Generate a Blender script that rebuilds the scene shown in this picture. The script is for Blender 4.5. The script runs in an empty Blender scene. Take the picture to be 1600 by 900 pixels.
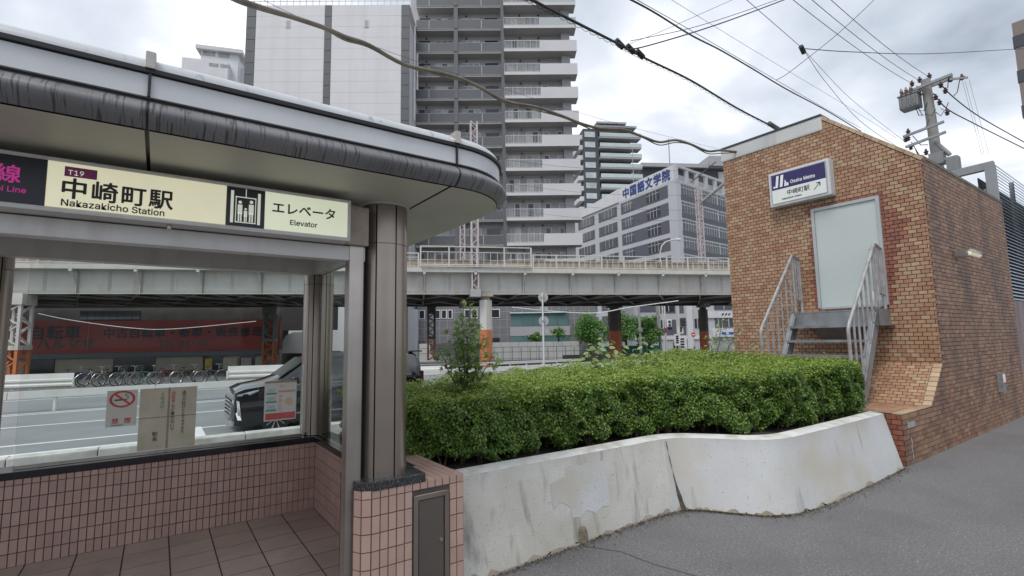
import bpy, bmesh, math, random
import numpy as np
from mathutils import Matrix, Vector
random.seed(7); rng = np.random.default_rng(7)
SC = bpy.context.scene
COL = SC.collection
R = math.radians

# ---------------------------------------------------------------- camera
# X runs along the street, Y across it (away from the camera), Z up. Metres.
CAM = Vector((0.0, 0.0, 1.65)); FPX = 780.0
PITCH, ROLL, HEAD = R(6.0), R(0.93), R(54.7)
_fw = Vector((math.cos(HEAD)*math.cos(PITCH), math.sin(HEAD)*math.cos(PITCH), math.sin(PITCH)))
_rt0 = Vector((math.sin(HEAD), -math.cos(HEAD), 0)); _up0 = _rt0.cross(_fw)
_rt = _rt0*math.cos(ROLL) - _up0*math.sin(ROLL); _up = _up0*math.cos(ROLL) + _rt0*math.sin(ROLL)
cam = bpy.data.objects.new('camera', bpy.data.cameras.new('camera')); COL.objects.link(cam)
_m = Matrix((_rt, _up, -_fw)).transposed().to_4x4(); _m.translation = CAM
cam.matrix_world = _m
cam.data.sensor_width = 36; cam.data.lens = FPX/1600*36
cam.data.clip_start = 0.05; cam.data.clip_end = 3000
SC.camera = cam
def ray(px, py): return _rt*((px-800)/FPX) - _up*((py-450)/FPX) + _fw
def onX(px, py, X): d = ray(px, py); return CAM + d*((X-CAM.x)/d.x)
def onY(px, py, Y): d = ray(px, py); return CAM + d*((Y-CAM.y)/d.y)
def onZ(px, py, Z): d = ray(px, py); return CAM + d*((Z-CAM.z)/d.z)
def onD(px, py, D): return CAM + ray(px, py)*D
def proj(p):
    q = Vector(p)-CAM; z = q.dot(_fw)
    return 800+FPX*q.dot(_rt)/z, 450-FPX*q.dot(_up)/z, z

# ---------------------------------------------------------------- sky, sun, exposure
SUN_EL, SUN_AZ = R(58), HEAD + R(150)          # sun direction: azimuth measured from +X towards +Y
w = bpy.data.worlds.new('World'); SC.world = w; w.use_nodes = True
nt = w.node_tree; nt.nodes.clear()
def N(t, **k):
    n = nt.nodes.new(t)
    for a, b in k.items(): setattr(n, a, b)
    return n
out = N('ShaderNodeOutputWorld'); bg = N('ShaderNodeBackground'); bg.inputs[1].default_value = 1.0
sky = N('ShaderNodeTexSky', sky_type='NISHITA', sun_disc=False, sun_elevation=SUN_EL, sun_rotation=R(90)-SUN_AZ)
skym = N('ShaderNodeVectorMath', operation='SCALE'); skym.inputs['Scale'].default_value = 0.10
nt.links.new(sky.outputs[0], skym.inputs[0])
tc = N('ShaderNodeTexCoord'); sep = N('ShaderNodeSeparateXYZ'); nt.links.new(tc.outputs['Generated'], sep.inputs[0])
zz = N('ShaderNodeMath', operation='MAXIMUM'); zz.inputs[1].default_value = 0.0; nt.links.new(sep.outputs[2], zz.inputs[0])
za = N('ShaderNodeMath', operation='ADD'); za.inputs[1].default_value = 0.28; nt.links.new(zz.outputs[0], za.inputs[0])
inv = N('ShaderNodeMath', operation='DIVIDE'); inv.inputs[0].default_value = 1.0; nt.links.new(za.outputs[0], inv.inputs[1])
pl = N('ShaderNodeVectorMath', operation='SCALE'); nt.links.new(tc.outputs['Generated'], pl.inputs[0]); nt.links.new(inv.outputs[0], pl.inputs['Scale'])
mp = N('ShaderNodeMapping'); mp.inputs['Location'].default_value = (0.3, 2.2, 0.0); mp.inputs['Scale'].default_value = (1, 1, .25); nt.links.new(pl.outputs[0], mp.inputs[0])
n1 = N('ShaderNodeTexNoise'); n1.inputs['Scale'].default_value = 1.7; n1.inputs['Detail'].default_value = 7; n1.inputs['Roughness'].default_value = .5; n1.inputs['Distortion'].default_value = .25
nt.links.new(mp.outputs[0], n1.inputs['Vector'])
cr = N('ShaderNodeValToRGB'); e = cr.color_ramp.elements
e[0].position = .33; e[0].color = (.27, .305, .36, 1)
e[1].position = .66; e[1].color = (.98, .99, 1.0, 1)
a = cr.color_ramp.elements.new(.44); a.color = (.47, .52, .59, 1)
a = cr.color_ramp.elements.new(.56); a.color = (.66, .70, .77, 1)
nt.links.new(n1.outputs[0], cr.inputs[0])
mx = N('ShaderNodeMix', data_type='RGBA'); mx.inputs['Factor'].default_value = .93
nt.links.new(skym.outputs[0], mx.inputs[6]); nt.links.new(cr.outputs[0], mx.inputs[7])
nt.links.new(mx.outputs[2], bg.inputs[0]); nt.links.new(bg.outputs[0], out.inputs[0])
sl = bpy.data.lights.new('sun', 'SUN'); sl.energy = 1.5; sl.angle = R(25); sl.color = (1, .97, .92)
so = bpy.data.objects.new('sun', sl); COL.objects.link(so)
so.rotation_euler = Vector((-math.cos(SUN_AZ)*math.cos(SUN_EL), -math.sin(SUN_AZ)*math.cos(SUN_EL), -math.sin(SUN_EL))).to_track_quat('-Z', 'Y').to_euler()
so.location = (0, 0, 30)
vs = SC.view_settings; vs.view_transform = 'Standard'; vs.look = 'None'; vs.gamma = 1; vs.exposure = 0.45
SC.cycles.use_denoising = True
SC.cycles.max_bounces = 8; SC.cycles.transparent_max_bounces = 12

# ---------------------------------------------------------------- materials
MATS = {}
def M(name, col, rough=.6, metal=0., var=.12, vs=4., bump=0., bs=60., streak=0., scol=(.05,.045,.04), sscale=(6,6,.7), sth=(.5,.68),
      rand=None, island=False, spec=.5, emit=None, estr=0., speck=0., kcol=(.6,.6,.6), kscale=300., coat=0., dirt=0., dcol=(.1,.09,.08), dscale=1.2):
    if name in MATS: return MATS[name]
    m = bpy.data.materials.new(name); m.use_nodes = True; MATS[name] = m
    t = m.node_tree; b = t.nodes['Principled BSDF']; L = t.links.new
    b.inputs['Roughness'].default_value = rough; b.inputs['Metallic'].default_value = metal
    b.inputs['Specular IOR Level'].default_value = spec
    if coat: b.inputs['Coat Weight'].default_value = coat
    c4 = (*col, 1)
    co = t.nodes.new('ShaderNodeTexCoord').outputs['Object']
    geo = t.nodes.new('ShaderNodeNewGeometry')
    pos = geo.outputs['Position']
    def noise(sc, det=4, vec=None, scale3=None):
        n = t.nodes.new('ShaderNodeTexNoise'); n.inputs['Scale'].default_value = sc; n.inputs['Detail'].default_value = det
        v = vec or pos
        if scale3:
            mp = t.nodes.new('ShaderNodeMapping'); mp.inputs['Scale'].default_value = scale3; L(v, mp.inputs[0]); v = mp.outputs[0]
        L(v, n.inputs['Vector']); return n.outputs[0]
    def mixc(f, a, bb, blend='MIX'):
        x = t.nodes.new('ShaderNodeMix'); x.data_type = 'RGBA'; x.blend_type = blend
        for s, v in ((0, f), (6, a), (7, bb)):
            if hasattr(v, 'is_linked') or hasattr(v, 'links'): L(v, x.inputs[s])
            elif s == 0: x.inputs[0].default_value = v
            else: x.inputs[s].default_value = v if len(v) == 4 else (*v, 1)
        return x.outputs[2]
    def ramp(f, lo, hi):
        r = t.nodes.new('ShaderNodeMapRange'); r.inputs[1].default_value = lo; r.inputs[2].default_value = hi; L(f, r.inputs[0]); return r.outputs[0]
    if rand:
        r = t.nodes.new('ShaderNodeValToRGB'); r.color_ramp.interpolation = 'CONSTANT' if len(rand) > 4 else 'LINEAR'
        el = r.color_ramp.elements
        while len(el) < len(rand): el.new(.5)
        for i, c in enumerate(rand): el[i].position = i/len(rand); el[i].color = (*c, 1)
        if island: L(geo.outputs['Random Per Island'], r.inputs[0])
        else: L(t.nodes.new('ShaderNodeObjectInfo').outputs['Random'], r.inputs[0])
        base = r.outputs[0]
    else:
        base = None
    f = ramp(noise(vs), .3, .7)
    if base is None: c = mixc(f, tuple(min(1, x*(1-var)) for x in col), tuple(min(1, x*(1+var)) for x in col))
    else:
        g = mixc(f, (1-var,)*3, (1+var,)*3); c = mixc(1.0, base, g, 'MULTIPLY')
    if speck: c = mixc(ramp(noise(kscale, 2), .60, .64), c, kcol) if speck >= 1 else mixc(ramp(noise(kscale, 2), .7-.1*speck, .74-.1*speck), c, kcol)
    if dirt: 
        f = ramp(noise(dscale, 6), .43, .67); mm = t.nodes.new('ShaderNodeMath'); mm.operation = 'MULTIPLY'; mm.inputs[1].default_value = dirt; L(f, mm.inputs[0]); c = mixc(mm.outputs[0], c, dcol)
    if streak:
        f = ramp(noise(1.0, 6, scale3=sscale), *sth); mm = t.nodes.new('ShaderNodeMath'); mm.operation = 'MULTIPLY'; mm.inputs[1].default_value = streak; L(f, mm.inputs[0])
        c = mixc(mm.outputs[0], c, scol)
    L(c, b.inputs['Base Color'])
    if bump:
        bn = t.nodes.new('ShaderNodeBump'); bn.inputs['Strength'].default_value = bump; bn.inputs['Distance'].default_value = .01; L(noise(bs, 5), bn.inputs['Height']); L(bn.outputs[0], b.inputs['Normal'])
    if emit:
        b.inputs['Emission Color'].default_value = (*emit, 1); b.inputs['Emission Strength'].default_value = estr
    return m
def glassmat(name, tint=(.93,.955,.945), ior=1.18, rough=0.02):
    if name in MATS: return MATS[name]
    m = bpy.data.materials.new(name); m.use_nodes = True; MATS[name] = m
    t = m.node_tree; t.nodes.clear(); L = t.links.new
    o = t.nodes.new('ShaderNodeOutputMaterial'); mx = t.nodes.new('ShaderNodeMixShader'); fr = t.nodes.new('ShaderNodeFresnel'); fr.inputs[0].default_value = ior
    tr = t.nodes.new('ShaderNodeBsdfTransparent'); tr.inputs[0].default_value = (*tint, 1); gl = t.nodes.new('ShaderNodeBsdfGlossy'); gl.inputs['Roughness'].default_value = rough
    L(fr.outputs[0], mx.inputs[0]); L(tr.outputs[0], mx.inputs[1]); L(gl.outputs[0], mx.inputs[2]); L(mx.outputs[0], o.inputs[0]); return m
def leafmat(name, cols, trans=.35, rough=.45):
    if name in MATS: return MATS[name]
    m = bpy.data.materials.new(name); m.use_nodes = True; MATS[name] = m
    t = m.node_tree; L = t.links.new; b = t.nodes['Principled BSDF']
    g = t.nodes.new('ShaderNodeNewGeometry'); r = t.nodes.new('ShaderNodeValToRGB'); el = r.color_ramp.elements
    while len(el) < len(cols): el.new(.5)
    for i, c in enumerate(cols): el[i].position = i/(len(cols)-1); el[i].color = (*c, 1)
    L(g.outputs['Random Per Island'], r.inputs[0]); L(r.outputs[0], b.inputs['Base Color']); b.inputs['Roughness'].default_value = rough
    tl = t.nodes.new('ShaderNodeBsdfTranslucent'); L(r.outputs[0], tl.inputs[0])
    mx = t.nodes.new('ShaderNodeMixShader'); mx.inputs[0].default_value = trans
    L(b.outputs[0], mx.inputs[1]); L(tl.outputs[0], mx.inputs[2]); L(mx.outputs[0], t.nodes['Material Output'].inputs[0]); return m

# ---------------------------------------------------------------- mesh helpers
WM = {}                                   # world matrix of every parent made here
def wm(o): return WM.get(o, Matrix())
class MB:
    def __init__(s): s.v = []; s.f = []
    def add(s, vs, fs):
        n = len(s.v); s.v += [tuple(p) for p in vs]; s.f += [tuple(i+n for i in f) for f in fs]; return s
    def box(s, x0, x1, y0, y1, z0, z1):
        return s.add([(x0,y0,z0),(x1,y0,z0),(x1,y1,z0),(x0,y1,z0),(x0,y0,z1),(x1,y0,z1),(x1,y1,z1),(x0,y1,z1)],
                     [(3,2,1,0),(4,5,6,7),(0,1,5,4),(1,2,6,5),(2,3,7,6),(3,0,4,7)])
    def bar(s, a, b, wd, ht, up=(0,0,1)):
        a = Vector(a); b = Vector(b); d = (b-a).normalized(); u = Vector(up)
        if abs(d.dot(u)) > .98: u = Vector((1,0,0)) if abs(d.x) < .9 else Vector((0,1,0))
        sd = d.cross(u).normalized(); u = sd.cross(d)
        q = [sd*(-wd/2)-u*(ht/2), sd*(wd/2)-u*(ht/2), sd*(wd/2)+u*(ht/2), sd*(-wd/2)+u*(ht/2)]
        return s.add([a+k for k in q]+[b+k for k in q], [(3,2,1,0),(4,5,6,7),(0,1,5,4),(1,2,6,5),(2,3,7,6),(3,0,4,7)])
    def tube(s, path, r, n=8, cap=True):
        path = [Vector(p) for p in path]; rs = r if isinstance(r, (list, tuple)) else [r]*len(path)
        b0 = len(s.v); prev = None
        for i, p in enumerate(path):
            d = (path[min(i+1, len(path)-1)] - path[max(i-1, 0)]).normalized()
            if prev is None:
                prev = d.orthogonal().normalized()
            prev = (prev - d*prev.dot(d)).normalized(); q = d.cross(prev)
            for k in range(n):
                a = 2*math.pi*k/n; s.v.append(tuple(p + (prev*math.cos(a)+q*math.sin(a))*rs[i]))
        for i in range(len(path)-1):
            for k in range(n):
                k2 = (k+1) % n; s.f.append((b0+i*n+k, b0+i*n+k2, b0+(i+1)*n+k2, b0+(i+1)*n+k))
        if cap: s.f.append(tuple(b0+k for k in range(n-1, -1, -1))); s.f.append(tuple(b0+(len(path)-1)*n+k for k in range(n)))
        return s
    def prism(s, poly, off):                       # poly: 3D points in one plane, extruded by vector off
        n = len(poly); off = Vector(off); p = [Vector(q) for q in poly]
        return s.add(p+[q+off for q in p], [tuple(range(n-1,-1,-1)), tuple(range(n,2*n))]+[(i,(i+1)%n,n+(i+1)%n,n+i) for i in range(n)])
    def loft(s, rings, close=False, cap=False):
        n = len(rings[0]); b0 = len(s.v)
        for r in rings: s.v += [tuple(p) for p in r]
        for i in range(len(rings)-1):
            for k in range(n if close else n-1):
                k2 = (k+1) % n; s.f.append((b0+i*n+k, b0+i*n+k2, b0+(i+1)*n+k2, b0+(i+1)*n+k))
        if cap: s.f.append(tuple(b0+k for k in range(n-1,-1,-1))); s.f.append(tuple(b0+(len(rings)-1)*n+k for k in range(n)))
        return s
    def disc(s, c, nrm, r, th, n=20):
        c = Vector(c); nrm = Vector(nrm).normalized(); return s.tube([c, c+nrm*th], r, n)
    def build(s, name, mat, parent=None, smooth=False, world=True, bevel=0, kind=None):
        me = bpy.data.meshes.new(name)
        vs = s.v
        if parent is not None and world:
            inv = wm(parent).inverted(); vs = [tuple(inv @ Vector(v)) for v in vs]
        me.from_pydata(vs, [], s.f)
        if bevel:
            bm = bmesh.new(); bm.from_mesh(me); bmesh.ops.remove_doubles(bm, verts=bm.verts, dist=1e-5)
            ed = [e for e in bm.edges if len(e.link_faces) == 2 and e.calc_face_angle(0) > .5]
            bmesh.ops.bevel(bm, geom=ed, offset=bevel, segments=2, affect='EDGES', profile=.7); bm.to_mesh(me); bm.free()
        me.materials.append(mat); me.update()
        o = bpy.data.objects.new(name, me); COL.objects.link(o)
        if smooth:
            me.shade_smooth()
            try: me.set_sharp_from_angle(angle=R(35))
            except Exception: pass
        if parent is not None: o.parent = parent; WM[o] = wm(parent)
        if kind: o['kind'] = kind
        return o
def tag(o, label, cat, group=None):
    o['label'] = label; o['category'] = cat
    if group: o['group'] = group
    return o
def struct(o): o['kind'] = 'structure'; return o
def thing(name, label, cat, loc=(0,0,0), rz=0, group=None):
    o = bpy.data.objects.new(name, None); COL.objects.link(o); o.empty_display_size = .2
    o.location = loc; o.rotation_euler = (0, 0, rz); WM[o] = Matrix.Translation(loc) @ Matrix.Rotation(rz, 4, 'Z')
    return tag(o, label, cat, group)
def dup(root, loc, rz, label=None, scale=None):
    def cp(o, par):
        c = o.copy(); COL.objects.link(c); c.parent = par
        for ch in KIDS.get(o, list(o.children)): cp(ch, c)
        return c
    c = cp(root, None); c.location = loc; c.rotation_euler = (0, 0, rz)
    if scale: c.scale = scale
    if label: c['label'] = label
    return c
KIDS = {}
def inst(me, name, mat, parent, loc, rot=(0,0,0), scale=(1,1,1)):   # one more object of a shared mesh, local coords of parent
    o = bpy.data.objects.new(name, me); COL.objects.link(o); o.parent = parent; o.location = loc; o.rotation_euler = rot; o.scale = scale; return o
def mesh_of(mb, mat, name='piece'):
    me = bpy.data.meshes.new(name); me.from_pydata(mb.v, [], mb.f); me.materials.append(mat); me.update(); return me
try: FONT = bpy.data.fonts.load(bpy.utils.system_resource('DATAFILES', path='fonts')+'/Inter.woff2')   # Blender's own interface font
except Exception: FONT = None
def text(body, size, mat, origin, xd, yd, parent, name='lettering', bold=0., align='LEFT', depth=.0015, space=1., xs=1.):
    c = bpy.data.curves.new(name, 'FONT'); c.body = body; c.size = size; c.align_x = align; c.extrude = depth;  c.space_character = space
    c.resolution_u = 3
    if FONT and body.isascii(): c.font = FONT
    o = bpy.data.objects.new('tmp', c); COL.objects.link(o)
    me = bpy.data.meshes.new_from_object(o.evaluated_get(bpy.context.evaluated_depsgraph_get())); bpy.data.objects.remove(o); bpy.data.curves.remove(c)
    if bold:                                   # heavier strokes: shifted copies, each a hair further back
        bm = bmesh.new()
        for i, (a, b) in enumerate(((0,0),(1,.3),(-1,-.3),(.3,-1),(-.3,1),(.8,.8),(-.8,-.8))):
            m2 = me.copy(); m2.transform(Matrix.Translation((a*bold*size*1.3, b*bold*size*1.3, -.0002*i))); bm.from_mesh(m2); bpy.data.meshes.remove(m2)
        bm.to_mesh(me); bm.free()
    xd = Vector(xd).normalized(); yd = Vector(yd).normalized(); zd = xd.cross(yd)
    m4 = Matrix((xd*xs, yd, zd)).transposed().to_4x4(); m4.translation = Vector(origin)
    me.transform(wm(parent).inverted() @ m4 if parent else m4); me.materials.clear(); me.materials.append(mat); me.name = name
    o = bpy.data.objects.new(name, me); COL.objects.link(o)
    if parent: o.parent = parent
    return o
def clip(poly, half):                       # convex clip of 2D polygon by half planes (a,b,c): a*x+b*y<=c
    for a, b, c in half:
        out = []
        for i in range(len(poly)):
            p, q = poly[i], poly[(i+1) % len(poly)]; dp = a*p[0]+b*p[1]-c; dq = a*q[0]+b*q[1]-c
            if dp <= 0: out.append(p)
            if dp*dq < 0: k = dp/(dp-dq); out.append((p[0]+(q[0]-p[0])*k, p[1]+(q[1]-p[1])*k))
        poly = out
        if len(poly) < 3: return []
    return poly
def leaves(pts, nrm, size, jitter=.8, aspect=.55, fold=True):
    """numpy: one rhombic leaf (two triangles sharing the midrib) for every point; returns verts, faces"""
    n = len(pts); nr = nrm + rng.normal(0, jitter, (n, 3)); nr /= np.linalg.norm(nr, axis=1, keepdims=True)
    t = rng.normal(0, 1, (n, 3)); t -= nr*(t*nr).sum(1, keepdims=True); t /= np.linalg.norm(t, axis=1, keepdims=True); b = np.cross(nr, t)
    s = (size*(rng.uniform(.65, 1.25, n)))[:, None]
    lift = nr*s*.12 if fold else 0
    v = np.stack([pts - t*s*.5, pts + b*s*aspect*.5 + lift, pts + t*s*.5, pts - b*s*aspect*.5 + lift], 1).reshape(-1, 3)
    i = np.arange(n)*4
    f = np.concatenate([np.stack([i, i+1, i+2], 1), np.stack([i, i+2, i+3], 1)])
    return v, f
def npmesh(name, v, f, mat, parent=None, kind=None):
    me = bpy.data.meshes.new(name)
    if parent is not None:
        iv = np.array(wm(parent).inverted()); v = v @ iv[:3, :3].T + iv[:3, 3]
    me.vertices.add(len(v)); me.vertices.foreach_set('co', v.astype(np.float32).ravel())
    k = f.shape[1]; me.loops.add(f.size); me.loops.foreach_set('vertex_index', f.astype(np.int32).ravel())
    me.polygons.add(len(f)); me.polygons.foreach_set('loop_start', np.arange(len(f), dtype=np.int32)*k); me.polygons.foreach_set('loop_total', np.full(len(f), k, np.int32))
    me.materials.append(mat); me.update(calc_edges=True); me.validate()
    o = bpy.data.objects.new(name, me); COL.objects.link(o)
    if parent is not None: o.parent = parent
    if kind: o['kind'] = kind
    return o
# ================================================================ ground, pavement, road
m_asph = M('asphalt_footway', (.150,.145,.147), .85, var=.14, vs=40, bump=.7, bs=130, speck=1, kcol=(.30,.29,.29), kscale=75, dirt=.4, dcol=(.10,.097,.099), dscale=1.3)
m_road = M('asphalt_road', (.22,.235,.24), .85, var=.08, vs=2, bump=.3, bs=200, dirt=.3, dcol=(.11,.115,.12), dscale=.5)
m_ground = M('city_ground', (.12,.12,.118), .9, var=.15, vs=.3)
m_line = M('road_paint', (.72,.74,.74), .7, var=.12, vs=6, dirt=.35, dcol=(.35,.36,.36), dscale=6)
m_kerb = M('kerb_concrete', (.50,.50,.47), .85, var=.12, vs=5, dirt=.6, dcol=(.28,.27,.24), dscale=3, bump=.2)
m_conc = M('grey_concrete', (.36,.36,.35), .85, var=.12, vs=2, bump=.2, streak=.35, scol=(.2,.2,.19))
struct(MB().box(-1500,1500,-1500,1500,-1.5,-.52).build('ground', m_ground))
def sheet(name, x0,x1,y0,y1,z,mat,parent=None): return MB().add([(x0,y0,z),(x1,y0,z),(x1,y1,z),(x0,y1,z)],[(0,1,2,3)]).build(name,mat,parent)
struct(MB().box(-40,160,-40,5.95,-.9,0).build('footway', m_asph))
fj = [(2.86,3.12),(3.02,2.86),(3.05,2.55),(3.18,2.1),(3.2,1.2),(3.1,-1)]
struct(MB().loft([[(x-.003,y,.0035),(x+.004,y+.003,.0035)] for x,y in fj]).build('footway_joint', M('footway_joint_tar',(.075,.072,.072),.9)))
rd = struct(sheet('road', -140,90,12.35,30.2,-.5,m_road))
struct(MB().box(-140,90,5.96,12.0,-1.0,-.42).build('verge', M('verge_paving',(.30,.30,.29),.9,var=.2,vs=3)))
kb = thing('kerb','pale concrete kerb running along the road behind the glass shelter','kerb',(0,12.1,-.5)); 
for i in range(40):
    x=-20+i*1.2; MB().box(x+.006,x+1.194,12.0,12.34,-.6,-.2).build('kerb_stone',m_kerb,kb,bevel=.025)
kb = thing('kerb','low grey kerb on the far side of the road in front of the parked bicycles','kerb',(0,30.3,-.5))
for i in range(36):
    x=-40+i*2; MB().box(x+.006,x+1.994,30.2,30.5,-.6,-.33).build('kerb_stone',m_kerb,kb)
struct(MB().box(-140,140,30.51,34.0,-.7,-.36).build('far_footway', M('far_paving',(.15,.145,.14),.9,var=.15,vs=2)))
lines = thing('lane_markings','white painted lane lines on the grey road','road marking',(0,18,-.496))
def ln(y, wd, x0=-60, x1=60): sheet('painted_line', x0,x1,y-wd/2,y+wd/2,-.495,m_line,lines)
ln(14.35,.15,-60,1.0); ln(15.7,.15,-60,1.6); ln(22.6,.15); ln(23.0,.15); ln(28.9,.15)
for k in range(-6,7): ln(19.3,.15,k*10-4,k*10+2.5)
MB().add([(0.55,14.1,-.493),(1.05,14.1,-.493),(1.05,15.9,-.493),(0.55,15.9,-.493)],[(0,1,2,3)]).build('painted_bar',m_line,lines)

# ================================================================ shelter over the station lift
m_fasc = M('canopy_white_panel', (.62,.63,.65), .35, var=.05, vs=3, dirt=.25, dcol=(.45,.45,.46), dscale=4)
m_cap = M('canopy_cap_metal', (.52,.53,.55), .3, metal=.1, var=.06, vs=5, streak=.5, scol=(.10,.10,.10), sscale=(20,20,14), sth=(.58,.7))
m_trim = M('canopy_grey_round_trim', (.19,.19,.195), .38, var=.12, vs=3, streak=.75, scol=(.03,.03,.03), sscale=(130,3,9), sth=(.555,.63), dirt=.45, dcol=(.11,.11,.11), dscale=2.2)
m_black = M('black_gasket', (.012,.012,.013), .5)
m_soff = M('soffit_cream_panel', (.58,.57,.49), .5, var=.05, vs=1.5, dirt=.25, dcol=(.36,.34,.27), dscale=2)
m_bronze = M('bronze_steel', (.34,.29,.25), .27, metal=.8, var=.08, vs=3, streak=.25, scol=(.10,.085,.075), sscale=(9,9,.5))
m_steel = M('brushed_steel', (.44,.40,.37), .28, metal=.8, var=.1, vs=5, streak=.3, scol=(.2,.18,.16), sscale=(14,14,.6))
m_alum = M('header_painted_metal', (.60,.59,.57), .45, var=.06, vs=3, streak=.3, scol=(.36,.31,.26), sscale=(8,8,2))
m_gran = M('black_speckled_granite', (.030,.030,.034), .25, var=.2, vs=30, speck=.9, kcol=(.22,.22,.24), kscale=170)
m_granb = M('black_polished_granite', (.018,.018,.02), .12, var=.2, vs=10)
PINK = [(.47,.315,.265),(.45,.30,.25),(.49,.335,.285),(.43,.285,.24)]
m_tile = M('pink_glazed_tile', (.4,.26,.24), .33, var=.05, vs=7, rand=PINK, bump=.06, bs=14)
m_tilei = M('pink_glazed_tile_field', (.4,.26,.24), .33, var=.05, vs=7, rand=PINK, island=True, bump=.06, bs=14)
m_grout = M('dark_tile_grout', (.085,.065,.06), .9, var=.2, vs=20)
m_glass = glassmat('clear_glass')
sh = thing('station_lift_shelter','open glazed lift shelter with rounded grey canopy, bronze columns and pink tiled walls','shelter',(0.3,4.3,0))
SF = 2.56                                                      # soffit level
YB = 5.42; XR = 1.36                                           # inner faces of the back wall and of the end wall
def outline(inset, x0=-4.5, r=.52, n=14):                      # plan path of the canopy edge: front straight, rounded corner, end, rounded back corner
    xr, yf, yb = 1.965-inset, 2.50+inset, 6.3-inset; rr = max(.05, r-inset)
    p = [(x0,yf)]
    for k in range(9): p.append((x0+(xr-rr-x0)*(k+1)/9, yf)) if k < 8 else None
    for k in range(n+1):
        a = -math.pi/2 + math.pi/2*k/n; p.append((xr-rr+rr*math.cos(a), yf+rr+rr*math.sin(a)))
    for k in range(n+1):
        a = math.pi/2*k/n; p.append((xr-rr+rr*math.cos(a), yb-rr+rr*math.sin(a)))
    p.append((x0,yb)); return p
def sweep(prof): return [[(x,y,z) for x,y in outline(i)] for i,z in prof]
arc = [( .045-.065*math.sin(math.pi*k/10)+ (0 if k>5 else 0), SF+.005+.125*k/10) for k in range(11)]
MB().loft(sweep(arc)).build('rounded_trim', m_trim, sh, smooth=True)
MB().loft(sweep([(.045,SF+.13),(.045,SF+.142)])).build('shadow_joint', m_black, sh)
MB().loft(sweep([(.045,SF+.142),(.028,SF+.142),(.028,SF+.238),(.045,SF+.24)])).build('white_fascia', m_fasc, sh)
MB().loft(sweep([(.045,SF+.24),(.012,SF+.243),(.012,SF+.262),(.03,SF+.266)])).build('drip_groove', m_black, sh)
cp = [(.025+.10*(1-math.cos(math.pi/2*k/8)), SF+.266+.07*math.sin(math.pi/2*k/8)) for k in range(9)]
MB().loft(sweep(cp)).build('roof_edge_cap', m_cap, sh, smooth=True)
o = outline(.125); MB().add([(x,y,SF+.336) for x,y in o],[tuple(range(len(o)))]).build('roof_deck', m_cap, sh)
o = outline(.05); 
# soffit in three panels with dark joints between
def soffit(xa, xb):
    half = [(-1,0,-xa),(1,0,xb)]; p = clip([(x,y) for x,y in o], half)
    MB().add([(x,y,SF) for x,y in p][::-1],[tuple(range(len(p)))]).build('soffit_panel', m_soff, sh)
js = [-4.4,-1.53,-.08,1.37,1.96]
for a,b in zip(js[:-1],js[1:]): soffit(a+.008,b-.008)
MB().add([(x,y,SF+.012) for x,y in o][::-1],[tuple(range(len(o)))]).build('joint_backing', m_black, sh)
for x in (-.08,1.40):                                          # straps and joints across the fascia
    MB().box(x-.018,x+.018,2.500,2.60,SF+.258,SF+.332).build('roof_strap', m_steel, sh, bevel=.006)
    MB().box(x-.005,x+.005,2.515,2.53,SF+.14,SF+.245).build('fascia_joint', m_black, sh)
    pr=[(2.545-.068*math.sin(math.pi*k/10), SF+.003+.128*k/10) for k in range(11)]
    MB().prism([(x-.004,y,z) for y,z in pr],(.008,0,0)).build('trim_joint', m_black, sh)
def column(cx, cy, z0, z1, r=.152):                            # three bronze shells with two black joints towards the camera
    n = 48; segs = []; ang0 = math.atan2(-cy,-cx)              # joints either side of a middle shell
    cuts = [ang0+R(-24)+R(6), ang0+R(24)+R(6)]
    MB().tube([(cx,cy,z0),(cx,cy,z1)], r-.012, n).build('column_core', m_black, sh, smooth=True)
    spans = [(cuts[0]+.03,cuts[1]-.03),(cuts[1]+.03,cuts[0]+2*math.pi-.03)]
    for a,b in spans:
        k = max(8,int((b-a)/.13)); zs=[z0,(z0+z1)/2+.62,(z0+z1)/2+.623,z1]
        for zA,zB in ((z0,z0+(z1-z0)*.845),(z0+(z1-z0)*.847,z1)):
            MB().loft([[(cx+r*math.cos(a+(b-a)*i/k), cy+r*math.sin(a+(b-a)*i/k), z) for i in range(k+1)] for z in (zA,zB)]).build('column_shell', m_bronze, sh, smooth=True)
column(1.215,3.20,.80,SF); column(1.40,5.60,.72,SF); column(-1.13,5.60,.72,SF)
MB().tube([(1.215,3.20,SF-.012),(1.215,3.20,SF-.001)], .168, 48).build('column_collar', m_alum, sh, smooth=True)
# front frame post and headers
MB().box(.955,1.045,3.10,3.19,0,2.30).build('frame_post', m_steel, sh, bevel=.006)
MB().box(1.047,1.060,3.13,3.18,.0,2.28).build('post_gasket', m_black, sh)
MB().box(-4.4,1.055,3.105,3.20,2.165,2.255).build('front_header', m_alum, sh, bevel=.004)
MB().box(.93,1.06,3.06,3.15,2.26,2.50).build('header_end_plate', M('rusty_end_plate',(.38,.31,.26),.6,var=.2,vs=8,streak=.7,scol=(.25,.15,.10),sscale=(14,14,3)), sh)
MB().box(-4.4,.93,3.155,3.20,2.257,SF-.002).build('header_backing', m_alum, sh)
MB().box(-4.4,1.30,5.40,5.52,2.37,SF-.002).build('back_header', m_alum, sh)
MB().box(1.30,1.42,3.3,5.40,2.37,SF-.002).build('end_header', m_alum, sh)
MB().box(-4.4,1.29,3.21,5.39,SF-.035,SF-.004).build('inner_ceiling', m_alum, sh)
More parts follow.
